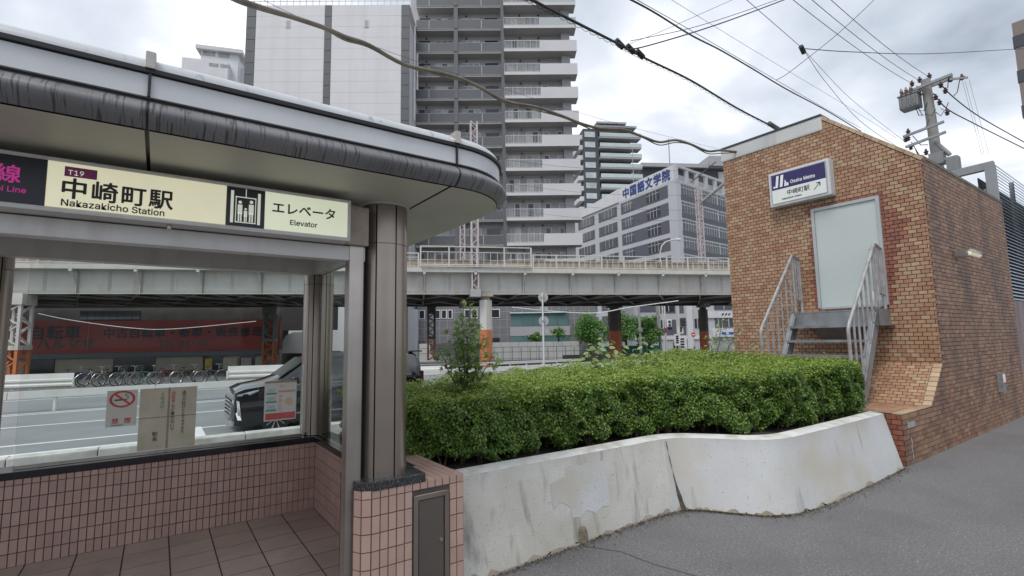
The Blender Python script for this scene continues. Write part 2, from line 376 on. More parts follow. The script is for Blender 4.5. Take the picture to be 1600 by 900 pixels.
# glazing
MB().box(-.87,1.24,5.50,5.512,.73,2.37).build('glass_pane', m_glass, sh)
MB().box(-4.4,-1.19,5.50,5.512,.73,2.37).build('glass_pane', m_glass, sh)
MB().box(1.385,1.397,3.40,5.44,.73,2.37).build('glass_pane', glassmat('clean_end_glass',ior=1.03), sh)
MB().box(-.87,1.24,5.48,5.53,.718,.745).build('glass_channel', m_steel, sh)
# low walls: core + granite sill + tiles
TW, TH, TG = .0455, .0945, .005
tile_me = mesh_of(MB().add([(-.5,0,-.5),(.5,0,-.5),(.5,0,.5),(-.5,0,.5),(-.47,-.006,-.485),(.47,-.006,-.485),(.47,-.006,.485),(-.47,-.006,.485)],
                           [(4,5,6,7),(0,1,5,4),(1,2,6,5),(2,3,7,6),(3,0,4,7)]), m_tile, 'wall_tile')
wall_b = MB().box(-4.4,1.56,YB,YB+.22,-.1,.66).build('back_wall', m_grout, sh)
MB().box(-4.4,1.56,YB-.02,YB+.26,.66,.715).build('granite_sill', m_granb, wall_b, bevel=.004)
wall_e = MB().box(XR,XR+.2,3.33,YB-.001,-.1,.66).build('end_wall', m_grout, sh)
MB().box(XR-.02,XR+.24,3.36,YB-.021,.66,.713).build('granite_sill', m_granb, wall_e, bevel=.004)
def local(o, p): return tuple(wm(o).inverted() @ Vector(p))
rest = MB(); cnt = 0
for i in range(-40,46):                                         # back wall tiles, 50 x 100 pitch
    for j in range(-1,8):
        x = XR-.03-.05*(45-i); z1 = .6095-.1*j; z0 = z1-TH
        if j == -1: z0, z1 = .6145, .655
        if z1 < .0: continue
        z0 = max(z0,.002); x = x+.0
        if x < -1.0:
            if x > -2.6: rest.box(x-TW/2,x+TW/2,YB-.006,YB,z0,z1)
            continue
        if j == -1 and cnt > 292: rest.box(x-TW/2,x+TW/2,YB-.006,YB,z0,z1); continue
        if cnt < 300: inst(tile_me,'tile',m_tile,wall_b,local(wall_b,(x,YB,(z0+z1)/2)),(0,0,0),(TW,1,z1-z0)); cnt += 1
        else: rest.box(x-TW/2,x+TW/2,YB-.006,YB,z0,z1)
rest.build('tile_field', m_tilei, wall_b, kind='stuff')
rest = MB()
for i in range(41):                                             # end wall tiles (seen at a grazing angle)
    for j in range(-1,7):
        y = 3.36+.05*i+.025; z1 = .6095-.1*j; z0 = z1-TH
        if j == -1: z0, z1 = .6145,.655
        rest.box(XR-.005,XR,y-TW/2,y+TW/2,max(z0,.002),z1)
rest.build('tile_field', M('pink_tile_end_wall',(.44,.29,.265),.3,var=.05,vs=7,rand=PINK,island=True), wall_e, kind='stuff')
# shelter floor of large brown tiles
fl = struct(MB().box(-4.4,XR+.19,3.02,YB-.002,.001,.012).build('shelter_floor', M('floor_grout',(.05,.042,.04),.9)))
m_fl = M('brown_floor_tile', (.42,.34,.31), .42, var=.12, vs=6, rand=[(.47,.36,.305),(.435,.335,.285),(.49,.38,.325)], dirt=.3, dcol=(.34,.27,.23), dscale=3)
ft = mesh_of(MB().box(-.5,.5,-.5,.5,0,1), m_fl, 'floor_tile')
ys = [3.05+.30*k for k in range(8)]
for i in range(-9,5):
    for k in range(8):
        x0 = .16+.30*i; x1 = x0+.290; y0 = ys[k]; y1 = y0+.290
        x1 = min(x1, XR-.004); y1 = min(y1, YB-.004)
        if x1-x0 < .03 or y1-y0 < .03: continue
        inst(ft,'floor_tile',m_fl,fl,((x0+x1)/2,(y0+y1)/2,.012),(0,0,0),(x1-x0,y1-y0,.0015))
# pedestal that carries the front column: chamfered corner, meter door, tiled top
PY = 3.0; PT = .775
ped = [(1.0,3.35),(1.0,3.075),(1.025,3.02),(1.08,PY),(1.70,PY),(1.70,3.95),(1.56,3.95),(1.56,3.35)]
pd = MB().prism([(x,y,-.05) for x,y in ped],(0,0,PT+.05-.008)).build('pedestal', m_grout, sh)
def tile_run(a, b, z0, z1, par, skip=None, start=0.):
    a = Vector((*a,0)); b = Vector((*b,0)); d = (b-a); Ln = d.length; d.normalize(); rz = math.atan2(d.y,d.x); k = 0; n = max(1,round(Ln/.0505)); wdt = Ln/n
    for i in range(n):
        for j in range(9):
            zt = z1-.1*j if j == 0 else z1-.05-.1*(j-1); hh = .0455 if j == 0 else TH
            zb = zt-hh
            if zb < z0: zb = z0
            if zt-zb < .02: continue
            c = a+d*(wdt*(i+.5)); 
            if skip and skip[0]-.02 < c.x < skip[1]+.02 and zb < skip[2]: continue
            inst(tile_me,'tile',m_tile,par,local(par,(c.x,c.y,(zt+zb)/2)),(0,0,rz),(wdt-TG,1,zt-zb))
DX0, DX1, DZ = 1.345, 1.59, .695
tile_run(ped[3],ped[4],.002,PT,pd,(DX0,DX1,DZ+.02)); tile_run(ped[2],ped[3],.002,PT,pd); tile_run(ped[1],ped[2],.002,PT,pd)
tile_run((1.70,PY+.004),(1.70,3.16),.002,PT,pd)
tt = mesh_of(MB().box(-.5,.5,-.5,.5,0,1), m_tile, 'top_tile')
for i in range(14):
    for k in range(10):
        x = 1.025+.05*i; y = 3.05+.1*k-.0
        if y > 3.94 or (x < 1.56 and y > 3.36) or (x < 1.08 and y < 3.1): continue
        inst(tt,'tile',m_tile,pd,local(pd,(x,y,PT-.009)),(0,0,0),(.0455,.0955,.009))
MB().box(1.345,1.375,PY-.012,PY+.03,.0,DZ).box(1.56,1.59,PY-.012,PY+.03,.0,DZ).box(1.375,1.56,PY-.012,PY+.03,DZ-.03,DZ).build('door_frame', m_bronze, pd, bevel=.003)
dr = MB().box(1.382,1.553,PY-.006,PY+.02,.01,DZ-.037).build('meter_door', M('bronze_door',(.13,.115,.10),.42,metal=.4,var=.08,vs=4), pd, bevel=.004)
MB().disc((1.532,PY-.006,.40),(0,-1,0),.011,.012,14).build('door_lock', m_steel, dr, smooth=True)
g = [(1.0,3.36),(1.0,3.085),(1.03,3.02),(1.09,2.99),(1.425,2.99),(1.43,3.36)]
MB().prism([(x,y,PT-.004) for x,y in g],(0,0,.055)).build('granite_plinth', m_gran, sh, bevel=.006)
MB().tube([(.02,3.03,2.263),(.02,3.03,2.240)],.011,8).build('sign_screw', m_bronze, sh)
# ================================================================ backlit station sign under the canopy
m_cream = M('backlit_cream_panel', (.50,.49,.36), .4, var=.16, vs=2.2, emit=(.84,.80,.56), estr=.40)
m_creamg = M('backlit_greenish_panel', (.46,.49,.37), .4, var=.16, vs=2.2, emit=(.76,.80,.60), estr=.42)
m_navy = M('sign_black_blue', (.012,.012,.022), .35)
m_ink = M('sign_black_ink', (.012,.012,.012), .5)
m_mag = M('magenta_print', (.55,.05,.30), .5, emit=(.6,.04,.3), estr=.25)
m_plum = M('plum_badge', (.26,.03,.15), .5)
m_pale = M('pale_print', (.72,.74,.66), .5, emit=(.7,.74,.6), estr=.3)
m_white = M('white_print', (.82,.82,.82), .5)
X0, X1, Z0, Z1, YS = -2.2, .925, 2.262, 2.515, 2.99
sg = thing('station_sign','long backlit station sign reading Nakazakicho Station and Elevator below the canopy','sign',(-.6,3.07,2.26))
MB().box(X0,X1,YS,3.15,Z0,Z1).build('sign_case', m_alum, sg, bevel=.006)
def panel(a,b,mat,name): return MB().box(a,b,YS-.004,YS+.002,Z0+.022,Z1-.02).build(name,mat,sg)
XA, XB, XC = -.445, .262, .448
panel(X0+.02,XA,m_navy,'line_name_panel'); pn = panel(XA+.002,XB,m_cream,'station_name_panel'); pe = panel(XB+.002,XC,m_navy,'pictogram_panel'); pl_ = panel(XC+.002,X1-.022,m_creamg,'lift_panel')
yf = YS-.0062; xd = (1,0,0); zd = (0,0,1)
bd = MB().box(-.385,-.27,yf,yf+.001,2.432,2.478).build('line_badge', m_plum, sg)
text('T19',.044,m_pale,(-.374,yf-.002,2.440),xd,zd,sg)
text('中崎町駅',.102,m_ink,(-.398,yf,2.339),xd,zd,sg,bold=.016,space=1.14)
text('Nakazakicho Station',.0585,m_ink,(-.392,yf,2.294),xd,zd,sg,bold=.010)
text('谷町線',.085,m_mag,(-.525,yf,2.378),xd,zd,sg,bold=.012,align='RIGHT')
text('Tanimachi Line',.046,m_mag,(-.505,yf,2.330),xd,zd,sg,bold=.005,align='RIGHT')
text('エレベータ',.071,m_ink,(.482,yf,2.385),xd,zd,sg,bold=.014,xs=1.0)
text('Elevator',.056,m_ink,(.578,yf,2.322),xd,zd,sg,bold=.008)
pc = MB()                                                      # lift pictogram: shaft walls, cable, car, three figures
pc.box(.283,.297,yf,yf+.002,2.30,2.475).box(.413,.427,yf,yf+.002,2.30,2.475).box(.353,.357,yf,yf+.002,2.445,2.49)
pc.box(.306,.310,yf,yf+.002,2.305,2.445).box(.401,.405,yf,yf+.002,2.305,2.445).box(.306,.405,yf,yf+.002,2.441,2.446).box(.306,.405,yf,yf+.002,2.303,2.308)
for x,h,s in ((.328,.105,1.),(.355,.070,.72),(.382,.112,1.08)):
    b = 2.31; pc.disc((x,yf,b+h),(0,1,0),.0085*s,.002,12)
    pc.box(x-.011*s,x+.011*s,yf,yf+.002,b+.04*s,b+h-.013*s); pc.box(x-.009*s,x-.002*s,yf,yf+.002,b,b+.045*s); pc.box(x+.002*s,x+.009*s,yf,yf+.002,b,b+.045*s)
pc.build('lift_pictogram', m_pale, sg)
# ================================================================ notices fixed to the back glass
YG = 5.494
m_aged = M('aged_cream_board', (.62,.58,.46), .6, var=.06, vs=3, dirt=.45, dcol=(.42,.35,.22), dscale=5)
m_red = M('sign_red', (.55,.06,.06), .5, var=.06); m_tape = M('brown_tape', (.36,.28,.17), .6, var=.15, vs=12)
p0 = onY(168,611,YG); p1 = onY(212.5,664,YG)
ns = thing('no_smoking_notice','square no smoking notice with a red ring stuck on the glass','notice',(p0.x,YG,p1.z))
MB().box(p0.x,p1.x,YG-.004,YG,p1.z,p0.z).build('board', M('notice_off_white',(.66,.645,.58),.5,var=.05,dirt=.3,dcol=(.5,.45,.36),dscale=8), ns)
cx = (p0.x+p1.x)/2; cz = p0.z-.075; w_ = p1.x-p0.x
ring = MB(); n = 36; ri, ro = .066, .084
ring.loft([[(cx+r*math.cos(2*math.pi*k/n)*1.05, YG-.0055, cz+r*math.sin(2*math.pi*k/n)*.85) for k in range(n+1)] for r in (ri,ro)]); ring.build('red_ring', m_red, ns)
MB().prism([(cx-.058,YG-.0052,cz+.040),(cx-.046,YG-.0052,cz+.050),(cx+.058,YG-.0052,cz-.040),(cx+.046,YG-.0052,cz-.050)],(0,.001,0)).build('red_bar', m_red, ns)
MB().box(cx-.055,cx+.03,YG-.0049,YG-.004,cz-.012,cz).tube([(cx+.035,YG-.005,cz),(cx+.04,YG-.005,cz+.02),(cx+.02,YG-.005,cz+.03),(cx+.025,YG-.005,cz+.045)],.003,5).build('cigarette', m_ink, ns)
text('禁',.05,m_red,(cx-.066,YG-.005,p1.z+.028),xd,zd,ns,bold=.01); text('煙',.05,m_red,(cx+.018,YG-.005,p1.z+.028),xd,zd,ns,bold=.01); text('NO SMOKING',.017,m_ink,(cx-.066,YG-.005,p1.z+.008),xd,zd,ns)
p0 = onY(219.5,608,YG); p1 = onY(303,712,YG)
nb = thing('paper_notice','tall cream notice board with vertical handwriting and brown tape lines on the glass','notice',(p0.x,YG,p1.z))
p1.z = .75
MB().box(p0.x,p1.x,YG-.006,YG,p1.z,p0.z).build('board', m_aged, nb)
xm = p0.x+(p1.x-p0.x)*.50; zm = p0.z-(p0.z-p1.z)*.48
MB().box(xm-.008,xm+.008,YG-.008,YG-.005,p1.z,p0.z).build('tape', m_tape, nb); MB().box(p0.x,p1.x,YG-.009,YG-.0062,zm-.004,zm+.004).build('tape', m_tape, nb)
def vtext(s,size,x,z,mat,par,y=YG-.0075):
    for k,ch in enumerate(s): text(ch,size,mat,(x,y,z-size*1.02*(k+1)),xd,zd,par)
vtext('通行の妨げとなりますので',.031,p1.x-.115,p0.z-.03,m_ink,nb); vtext('自転車',.034,p1.x-.195,p0.z-.03,m_red,nb); vtext('など置かないで',.034,p1.x-.195,p0.z-.14,m_ink,nb)
vtext('ください',.036,p1.x-.275,p0.z-.03,m_ink,nb); vtext('駅長',.042,p0.x+.10,p1.z+.16,m_ink,nb)
p0 = onY(414,596,YG); p1 = onY(462,654,YG); p2 = onY(411,660,YG)
ps = thing('paper_poster','small white poster with red and green print taped to the glass beside the column','poster',(p0.x,YG,p1.z))
MB().box(p0.x,p1.x,YG-.003,YG,p1.z,p0.z).build('sheet', M('poster_paper',(.72,.68,.66),.5,var=.04), ps)
W_ = p1.x-p0.x; H_ = p0.z-p1.z
def pr(a,b,c,d,mat,name): MB().box(p0.x+W_*a,p0.x+W_*b,YG-.0045,YG-.003,p1.z+H_*c,p1.z+H_*d).build(name,mat,ps)
m_gr = M('poster_green',(.10,.34,.20),.5); m_pr = M('poster_red',(.62,.12,.12),.5); m_or = M('poster_orange',(.70,.35,.22),.5); m_bl=M('poster_pale_blue',(.45,.58,.60),.5)
pr(0,1,.945,1,m_tape,'tape'); pr(.04,.97,.03,.19,m_pr,'red_footer'); pr(.42,.97,.70,.75,m_or,'orange_band')
for k in range(3): pr(.05,.38,.24+.21*k,.28+.21*k,m_gr,'green_caption'); pr(.09,.33,.29+.21*k,.39+.21*k,m_bl,'small_picture')
text('ワン',.034,m_or,(p0.x+W_*.45,YG-.005,p1.z+H_*.83),xd,zd,ps,bold=.02); vtext('アカンで',.040,p0.x+W_*.42,p1.z+H_*.66,m_pr,ps,YG-.005)
MB().disc((p0.x+W_*.76,YG-.003,p1.z+H_*.46),(0,-1,0),W_*.13,.0015,20).build('round_picture', M('poster_peach',(.75,.50,.33),.5), ps)
# ================================================================ planter
m_pw = M('white_painted_render', (.60,.585,.54), .8, var=.07, vs=3, speck=.3, kcol=(.22,.21,.18), kscale=70, bump=.55, bs=150, dirt=.6, dcol=(.42,.385,.31), dscale=1.8, streak=.7, scol=(.16,.15,.12), sscale=(9,9,1.0), sth=(.56,.74))
m_pwc = M('white_cap', (.68,.68,.65), .8, var=.06, vs=5, bump=.3, bs=80, dirt=.5, dcol=(.30,.28,.22), dscale=7)
m_pblue = M('blue_grey_repaint', (.565,.57,.575), .75, var=.06, vs=2, speck=.25, kcol=(.25,.25,.24), kscale=70, bump=.5, bs=150, dirt=.8, dcol=(.50,.46,.38), dscale=1.5, streak=.65, scol=(.2,.2,.19), sscale=(6,6,1.2), sth=(.6,.75))
m_soil = M('dark_soil', (.040,.030,.022), .95, var=.4, vs=25, bump=.8, bs=60)
def smooth_path(pts, n=8):
    P = [Vector((*p,0)) for p in pts]; P = [P[0]*2-P[1]]+P+[P[-1]*2-P[-2]]; o = []
    for i in range(1,len(P)-2):
        for k in range(n):
            t = k/n; a,b,c,d = P[i-1:i+3]
            o.append(.5*((2*b)+(c-a)*t+(2*a-5*b+4*c-d)*t*t+(3*b-a-3*c+d)*t**3))
    o.append(P[-2]); return [(q.x,q.y) for q in o]
base = smooth_path([(1.705,3.10),(2.3,3.13),(3.0,3.16),(3.7,3.18),(4.12,3.16),(4.30,3.06),(4.45,2.85),(4.66,2.58),(4.95,2.44),(5.5,2.38),(6.4,2.385),(7.1,2.40),(7.60,2.42)])
topb = smooth_path([(1.705,3.30),(2.3,3.29),(3.0,3.27),(3.7,3.26),(4.12,3.24),(4.32,3.13),(4.50,2.92),(4.72,2.66),(5.02,2.53),(5.5,2.51),(6.3,2.51),(6.95,2.52),(7.43,2.53)])
ZT = .668
pt = thing('planter','long white rendered planter wall with a curving front, cracked and stained','planter',(4.5,3.2,0))
def nrm2(path,i):
    a = Vector(path[max(0,i-1)]); b = Vector(path[min(len(path)-1,i+1)]); d = (b-a).normalized(); return Vector((-d.y,d.x))
inner = [tuple(Vector(p)+nrm2(topb,i)*.17) for i,p in enumerate(topb)]
def ring_pts(k):   # face from the footing to the cap
    f = k/6; return [(b[0]+(t[0]-b[0])*f, b[1]+(t[1]-b[1])*f, -.02+(ZT+.005)*f) for b,t in zip(base,topb)]
ci = min(range(len(base)), key=lambda i: abs(base[i][0]-4.10))  # the crack splits the wall into two lengths
for s_,e_ in ((0,ci+1),(ci,len(base))):
    g = .006
    rings = [ring_pts(k)[s_:e_] for k in range(7)] + [[(p[0],p[1],ZT) for p in topb][s_:e_]]
    MB().loft(rings).build('rendered_face', m_pw if s_ == 0 else m_pblue, pt, smooth=True)
    MB().loft([[(p[0],p[1],ZT) for p in topb][s_:e_], [(p[0]*.15+q[0]*.85,p[1]*.15+q[1]*.85,ZT+.018) for p,q in zip(topb,inner)][s_:e_], [(q[0],q[1],ZT+.008) for q in inner][s_:e_], [(q[0],q[1],.3) for q in inner][s_:e_]]).build('coping', m_pwc, pt, smooth=True)
MB().loft([[(7.60,2.42,-.02),(7.43,2.53,ZT)],[(7.66,2.60,-.02),(7.55,2.70,ZT+.008)],[(7.66,2.9,-.02),(7.6,2.9,ZT+.008)]]).build('end_face', m_pw, pt, smooth=True)
# repainted patches, 3 mm proud of the render
def patch(i0,i1,f0,f1,name='repainted_patch',mat=m_pblue,jag=.06):
    rings = []
    for k in range(9):
        f = f0+(f1-f0)*k/8; row = []
        for i in range(i0,i1+1):
            ff = f
            if k == 8: ff += random.uniform(-jag,jag)*.6
            if k == 0 and f0 > .01: ff += random.uniform(-jag,jag)
            b,t = base[i],topb[i]; n_ = nrm2(base,i); row.append((b[0]+(t[0]-b[0])*ff-n_.x*.003, b[1]+(t[1]-b[1])*ff-n_.y*.003, -.02+(ZT+.005)*ff))
        rings.append(row)
    MB().loft(rings).build(name, mat, pt, smooth=True)
ix = lambda x: min(range(len(base)), key=lambda i: abs(base[i][0]-x))
patch(ix(2.80),ix(3.28),.36,.93); patch(ix(2.62),ix(2.80),.50,.78)
m_spl = M('splash_dirt',(.40,.345,.275),.9,var=.2,vs=9,bump=.5,bs=120,dirt=.6,dcol=(.27,.22,.16),dscale=5)
patch(0,ci-1,.0,.06,'splash_stain',m_spl,.10); patch(ci+1,len(base)-1,.0,.05,'splash_stain',m_spl,.09)
# crack between the two lengths, dark and wider towards the foot
cr_ = MB(); pts = []
for k in range(13):
    f = 1-k/12; b,t = base[ci],topb[ci]; n_ = nrm2(base,ci); wv = .004+.055*max(0,(.5-f))**1.0+.003*math.sin(k*2.3); x = b[0]+(t[0]-b[0])*f+.02+.10*(1-f)-.02*math.sin(3*f); y = b[1]+(t[1]-b[1])*f-.012-.02*(1-f)
    pts.append([(x-wv*.7-n_.x*.0045,y+wv*.7-n_.y*.0045-.002,-.02+(ZT+.005)*f),(x+wv*.7-n_.x*.0045-.002,y-wv*.7-n_.y*.0045-.002,-.02+(ZT+.005)*f)])
cr_.loft(pts).build('crack_filler', M('dark_crack_filler',(.10,.085,.07),.95,var=.4,vs=20,bump=.6,bs=90), pt)
i_ = ix(2.93); b = base[i_]                                       # mortar lump at the foot of the wall
lump = MB(); 
for k in range(9):
    a = math.pi/2*k/8; lump_r = .055*math.cos(a)**.7 if k < 8 else .002
    lump.tube([(b[0],b[1]+.012,.0+.13*math.sin(a)),(b[0],b[1]+.013,.0+.13*math.sin(a)+.0005)], max(lump_r,.002), 12, cap=False)
lp = MB().loft([[(b[0]+.055*math.cos(a)**.7*math.cos(t_)*1.0, b[1]+.012-.03*math.cos(a)*max(0,-math.sin(t_)), .13*math.sin(a)) for t_ in [math.pi+math.pi*j/10 for j in range(11)]] for a in [math.pi/2*k/8*.99 for k in range(9)]])
lp.build('mortar_lump', M('old_mortar',(.20,.165,.12),.95,var=.3,vs=30,bump=.8,bs=70), pt, smooth=True)
so_ = [(x,y) for x,y in inner]+[(7.6,5.7),(1.57,5.7),(1.57,3.96),(1.70,3.96)]
struct(MB().add([(x,y,.615+.02*math.sin(x*5+y*3)) for x,y in so_],[tuple(range(len(so_)))]).build('planter_soil', m_soil))
MB().box(1.57,7.62,5.70,5.85,-.1,.66).build('back_kerb', m_pw, pt)

# ================================================================ brick stair house
BX, BY, BYL, BXE = 9.5, 2.43, 5.69, 14.43
PZ, PS, PXF, PXS, PZS = .635, 1.20, 7.72, 8.83, .64          # ledge level, plinth slope top, ledge front, foot of slope
ZR, ZB, ZS = 5.55, 5.285, 4.36                                # roof of the high part, underside of the white band, side eaves
YP = 3.79                                                     # where the roof starts to slope down to the street side
BR = [(.37,.215,.125),(.39,.24,.142),(.345,.18,.108),(.42,.28,.17),(.36,.20,.118),(.38,.225,.132),(.32,.16,.10),(.405,.26,.16),(.37,.21,.13),(.43,.295,.18)]
BRS = [(.26,.135,.08),(.29,.165,.098),(.23,.11,.068),(.315,.19,.115),(.265,.145,.088),(.205,.105,.07),(.28,.155,.094),(.33,.21,.13)]  # side wall palette: shade put into the brick colour, away from the sun
kw = dict(var=.12, vs=9, bump=.12, bs=70)
m_b1 = M('tan_brick', BR[0], .55, rand=BR, **kw); m_b1i = M('tan_brick_field', BR[0], .55, rand=BR, island=True, streak=.30, scol=(.12,.06,.04), sscale=(4,4,.6), sth=(.55,.75), **kw)
m_b2i = M('shaded_side_brick_field', BRS[0], .55, rand=BRS, island=True, streak=.7, scol=(.06,.042,.036), sscale=(1.3,1.3,.5), sth=(.5,.72), dirt=.35, dcol=(.09,.06,.055), dscale=2.5, **kw)
m_b2 = M('shaded_side_brick', BRS[0], .55, rand=BRS, **kw)
RED = [(.27,.10,.065),(.31,.12,.075),(.23,.085,.06)]
m_bri = M('red_repair_brick', RED[0], .5, rand=RED, island=True, **kw); m_br = M('red_repair_brick_single', RED[0], .5, rand=RED, **kw)
m_mort = M('dark_brown_mortar', (.036,.026,.022), .95, var=.25, vs=15)
bh = thing('brick_stair_house','tan brick tiled stair house with a grey door high up and a sloping brick plinth','building',((BX+BXE)/2,4.0,0))
body = MB()
fr_ = [(BX,BY,0),(BX,BY,ZS),(BX,YP,ZR-.01),(BX,BYL,ZR-.01),(BX,BYL,0)]
body.prism(fr_,(BXE-BX,0,0)).build('wall', m_mort, bh)
MB().prism([(PXF,BY,0),(PXF,BY,PZ),(PXS,BY,PZS),(BX-.001,BY,PS),(BX-.001,BY,0)],(0,BYL-BY,0)).build('plinth', m_mort, bh)
wallo = bh
BW, BHt, PW, PH = .106, .0565, .1135, .0635
brick_me = {}
def bmesh_for(mat):
    if mat not in brick_me:
        brick_me[mat] = mesh_of(MB().add([(-.5,-.5,0),(.5,-.5,0),(.5,.5,0),(-.5,.5,0),(-.48,-.46,1),(.48,-.46,1),(.48,.46,1),(-.48,.46,1)],[(4,5,6,7),(0,1,5,4),(1,2,6,5),(2,3,7,6),(3,0,4,7)]), mat, 'brick')
    return brick_me[mat]
cand = []; fields = {}
def lay(o, u, v, u0, u1, v0, v1, halffn, matfn, fieldname, thick=.007, skip=None, off=0.):
    o = Vector(o); u = Vector(u); v = Vector(v); n = u.cross(v)
    j = 0; z = v0
    while z < v1-.01:
        x = u0-(PW/2 if j % 2 else 0)-off
        while x < u1-.01:
            a0, a1, b0, b1 = max(x,u0), min(x+BW,u1), z, min(z+BHt,v1)
            if a1-a0 > .012 and b1-b0 > .012:
                c = ((a0+a1)/2,(b0+b1)/2)
                if not (skip and skip(*c)):
                    poly = clip([(a0,b0),(a1,b0),(a1,b1),(a0,b1)], halffn(*c) if halffn else [])
                    if poly:
                        kind = matfn(*c); full = len(poly) == 4 and abs((a1-a0)-BW) < 1e-4 and abs((b1-b0)-BHt) < 1e-4 and all(q in ((a0,b0),(a1,b0),(a1,b1),(a0,b1)) for q in poly)
                        P3 = [o+u*p[0]+v*p[1] for p in poly]
                        if full:
                            q = [proj(p) for p in P3]; ar = abs(sum(q[i][0]*q[(i+1)%4][1]-q[(i+1)%4][0]*q[i][1] for i in range(4)))/2
                            ctr = sum(P3,Vector())/4; vis = 0 < proj(ctr)[0] < 1600
                            cand.append((ar if vis else 0, ctr, u, v, n, kind, fieldname, P3, thick))
                        else: fields.setdefault((fieldname,kind), []).append((P3,n,thick))
            x += PW
        z += PH; j += 1
import random as _r
def redzone(y, z):                                            # ragged repair around the door
    d = max(3.03-y, y-4.03); 
    if 2.1 < z < 3.95: 
        wdt = .07+(.10*max(0,math.sin((z-2.2)*1.9)) if y < 3.1 else .03*math.sin(z*3))+(.17 if y < 3.1 and 3.15 < z < 3.62 else 0)+.04*math.sin(z*41)
        if d < max(.06,wdt): return True
    return False
door = lambda y,z: 3.03 < y < 4.03 and 2.1 < z < 3.86
KS = (ZR-ZS)/(YP-BY)
lay((BX,0,0),(0,-1,0),(0,0,1),-BYL,-BY,.60,ZR,lambda c,d: [(0,1,ZB)] if -c > YP else [(KS,1,ZS-.06-BY*KS)],
    lambda c,d: 'red' if redzone(-c,d) else 'tan','front_bricks',skip=lambda c,d: door(-c,d) or d < 1.18)
sl_ = Vector((BX-PXS,0,PS-PZS)); SL = sl_.length; sl_.normalize()
lay((PXS,0,PZS),(0,-1,0),sl_,-BYL,-(BY+.11),.0,SL,None,lambda c,d:'tan','slope_bricks',skip=lambda c,d: -c > 4.6)
lay((PXF,0,PZ),(0,-1,0),(1,0,0),-3.4,-(BY+.06),.07,PXS-PXF,None,lambda c,d:'tan','ledge_bricks')
lay((PXF,0,0),(0,-1,0),(0,0,1),-3.0,-BY,.0,PZ,None,lambda c,d:'red','plinth_front_bricks')
def side_half(c,d):
    if c < PXS: return [(0,1,PZ)]
    if c < BX: k=(PS-PZS)/(BX-PXS); return [(-k,1,PZS-k*PXS)]
    return []
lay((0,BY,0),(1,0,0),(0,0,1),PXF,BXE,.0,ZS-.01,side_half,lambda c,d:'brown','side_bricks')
cand.sort(key=lambda t:-t[0])
msingle = {'tan':m_b1,'red':m_br,'brown':m_b2}; mfield = {'tan':m_b1i,'red':m_bri,'brown':m_b2i}  # the brown set is brick with side wall shade in its colour
left = {}
for k,(ar,ctr,u,v,n,kind,fn,P3,th) in enumerate(cand):
    if k < 300:
        o = inst(bmesh_for(msingle[kind]),'brick',None,bh,local(bh,ctr)); o.rotation_euler = Matrix((u,v,n)).transposed().to_euler(); o.scale = (BW,BHt,th)
    else: fields.setdefault((fn,kind),[]).append((P3,n,th))
for (fn,kind),lst in fields.items():
    mb = MB()
    for P3,n,th in lst:
        k = len(P3); b0 = len(mb.v); c = sum(P3,Vector())/k
        mb.v += [tuple(p) for p in P3]+[tuple(c+(p-c)*.965+n*th*random.uniform(.75,1.1)) for p in P3]
        mb.f += [tuple(b0+k+i for i in range(k))]+[(b0+i,b0+(i+1)%k,b0+k+(i+1)%k,b0+k+i) for i in range(k)]
    mb.build(fn, mfield[kind], bh, kind='stuff')
m_cope = M('tan_coping_tile',(.42,.29,.18),.6,var=.15,vs=4,rand=[(.44,.31,.2),(.38,.26,.165),(.48,.35,.23)])
cm = mesh_of(MB().box(-.5,.5,-.5,.5,0,1), m_cope, 'coping_tile')
L_ = math.hypot(YP-BY,ZR-ZS); ang = math.atan2(ZR-ZS,YP-BY)
for i in range(13):                                            # coping tiles up the sloping gable
    f = (i+.5)/13; inst(cm,'coping_tile',None,bh,local(bh,(BX+.06,BY+(YP-BY)*f,ZS+(ZR-ZS)*f-.045)),(ang,0,0),(.15,L_/13-.008,.055))
for i in range(9):                                             # rounded edge tiles down the plinth slope
    f = (i+.5)/9; p = Vector((PXS,BY+.05,PZS))+Vector((BX-PXS,0,PS-PZS))*f; inst(cm,'edge_tile',None,bh,local(bh,p),(0,-math.atan2(PS-PZS,BX-PXS),0),(SL/9-.01,.104,.014))
for i in range(10):
    inst(cm,'edge_tile',None,bh,local(bh,(PXF+.055+i*.111,BY+.052,PZ-.002)),(0,0,0),(.105,.104,.014))
m_band = M('white_roof_band',(.55,.55,.54),.6,var=.06,vs=2,streak=.4,scol=(.3,.29,.27),sscale=(4,4,1),sth=(.6,.8))
MB().box(BX-.03,BX+.25,YP-.03,BYL+.03,ZB,ZR+.0).build('roof_band', m_band, bh, bevel=.03)
MB().box(BX-.045,BX+.3,YP-.03,BYL+.045,ZR+.001,ZR+.03).build('band_flashing', M('dark_flashing',(.06,.06,.065),.5), bh)
MB().box(BXE-4.9,BXE+.03,BY-.015,BY+.12,ZS-.005,ZS+.045).build('side_coping', M('dirty_coping',(.16,.14,.12),.8,var=.3,vs=4), bh)
MB().add([(BX+.2,BY+.1,ZS+.02),(BXE,BY+.1,ZS+.02),(BXE,YP,ZR+.002),(BX+.2,YP,ZR+.002)],[(0,1,2,3)]).add([(BX+.2,YP,ZR+.002),(BXE,YP,ZR+.002),(BXE,BYL,ZR+.002),(BX+.2,BYL,ZR+.002)],[(0,1,2,3)]).build('roof', m_conc, bh)
m_door = M('pale_grey_green_door',(.50,.55,.54),.4,var=.03,vs=1.5,dirt=.15,dcol=(.4,.43,.42))
m_dfr = M('door_frame_metal',(.42,.44,.44),.4,metal=.2,var=.05)
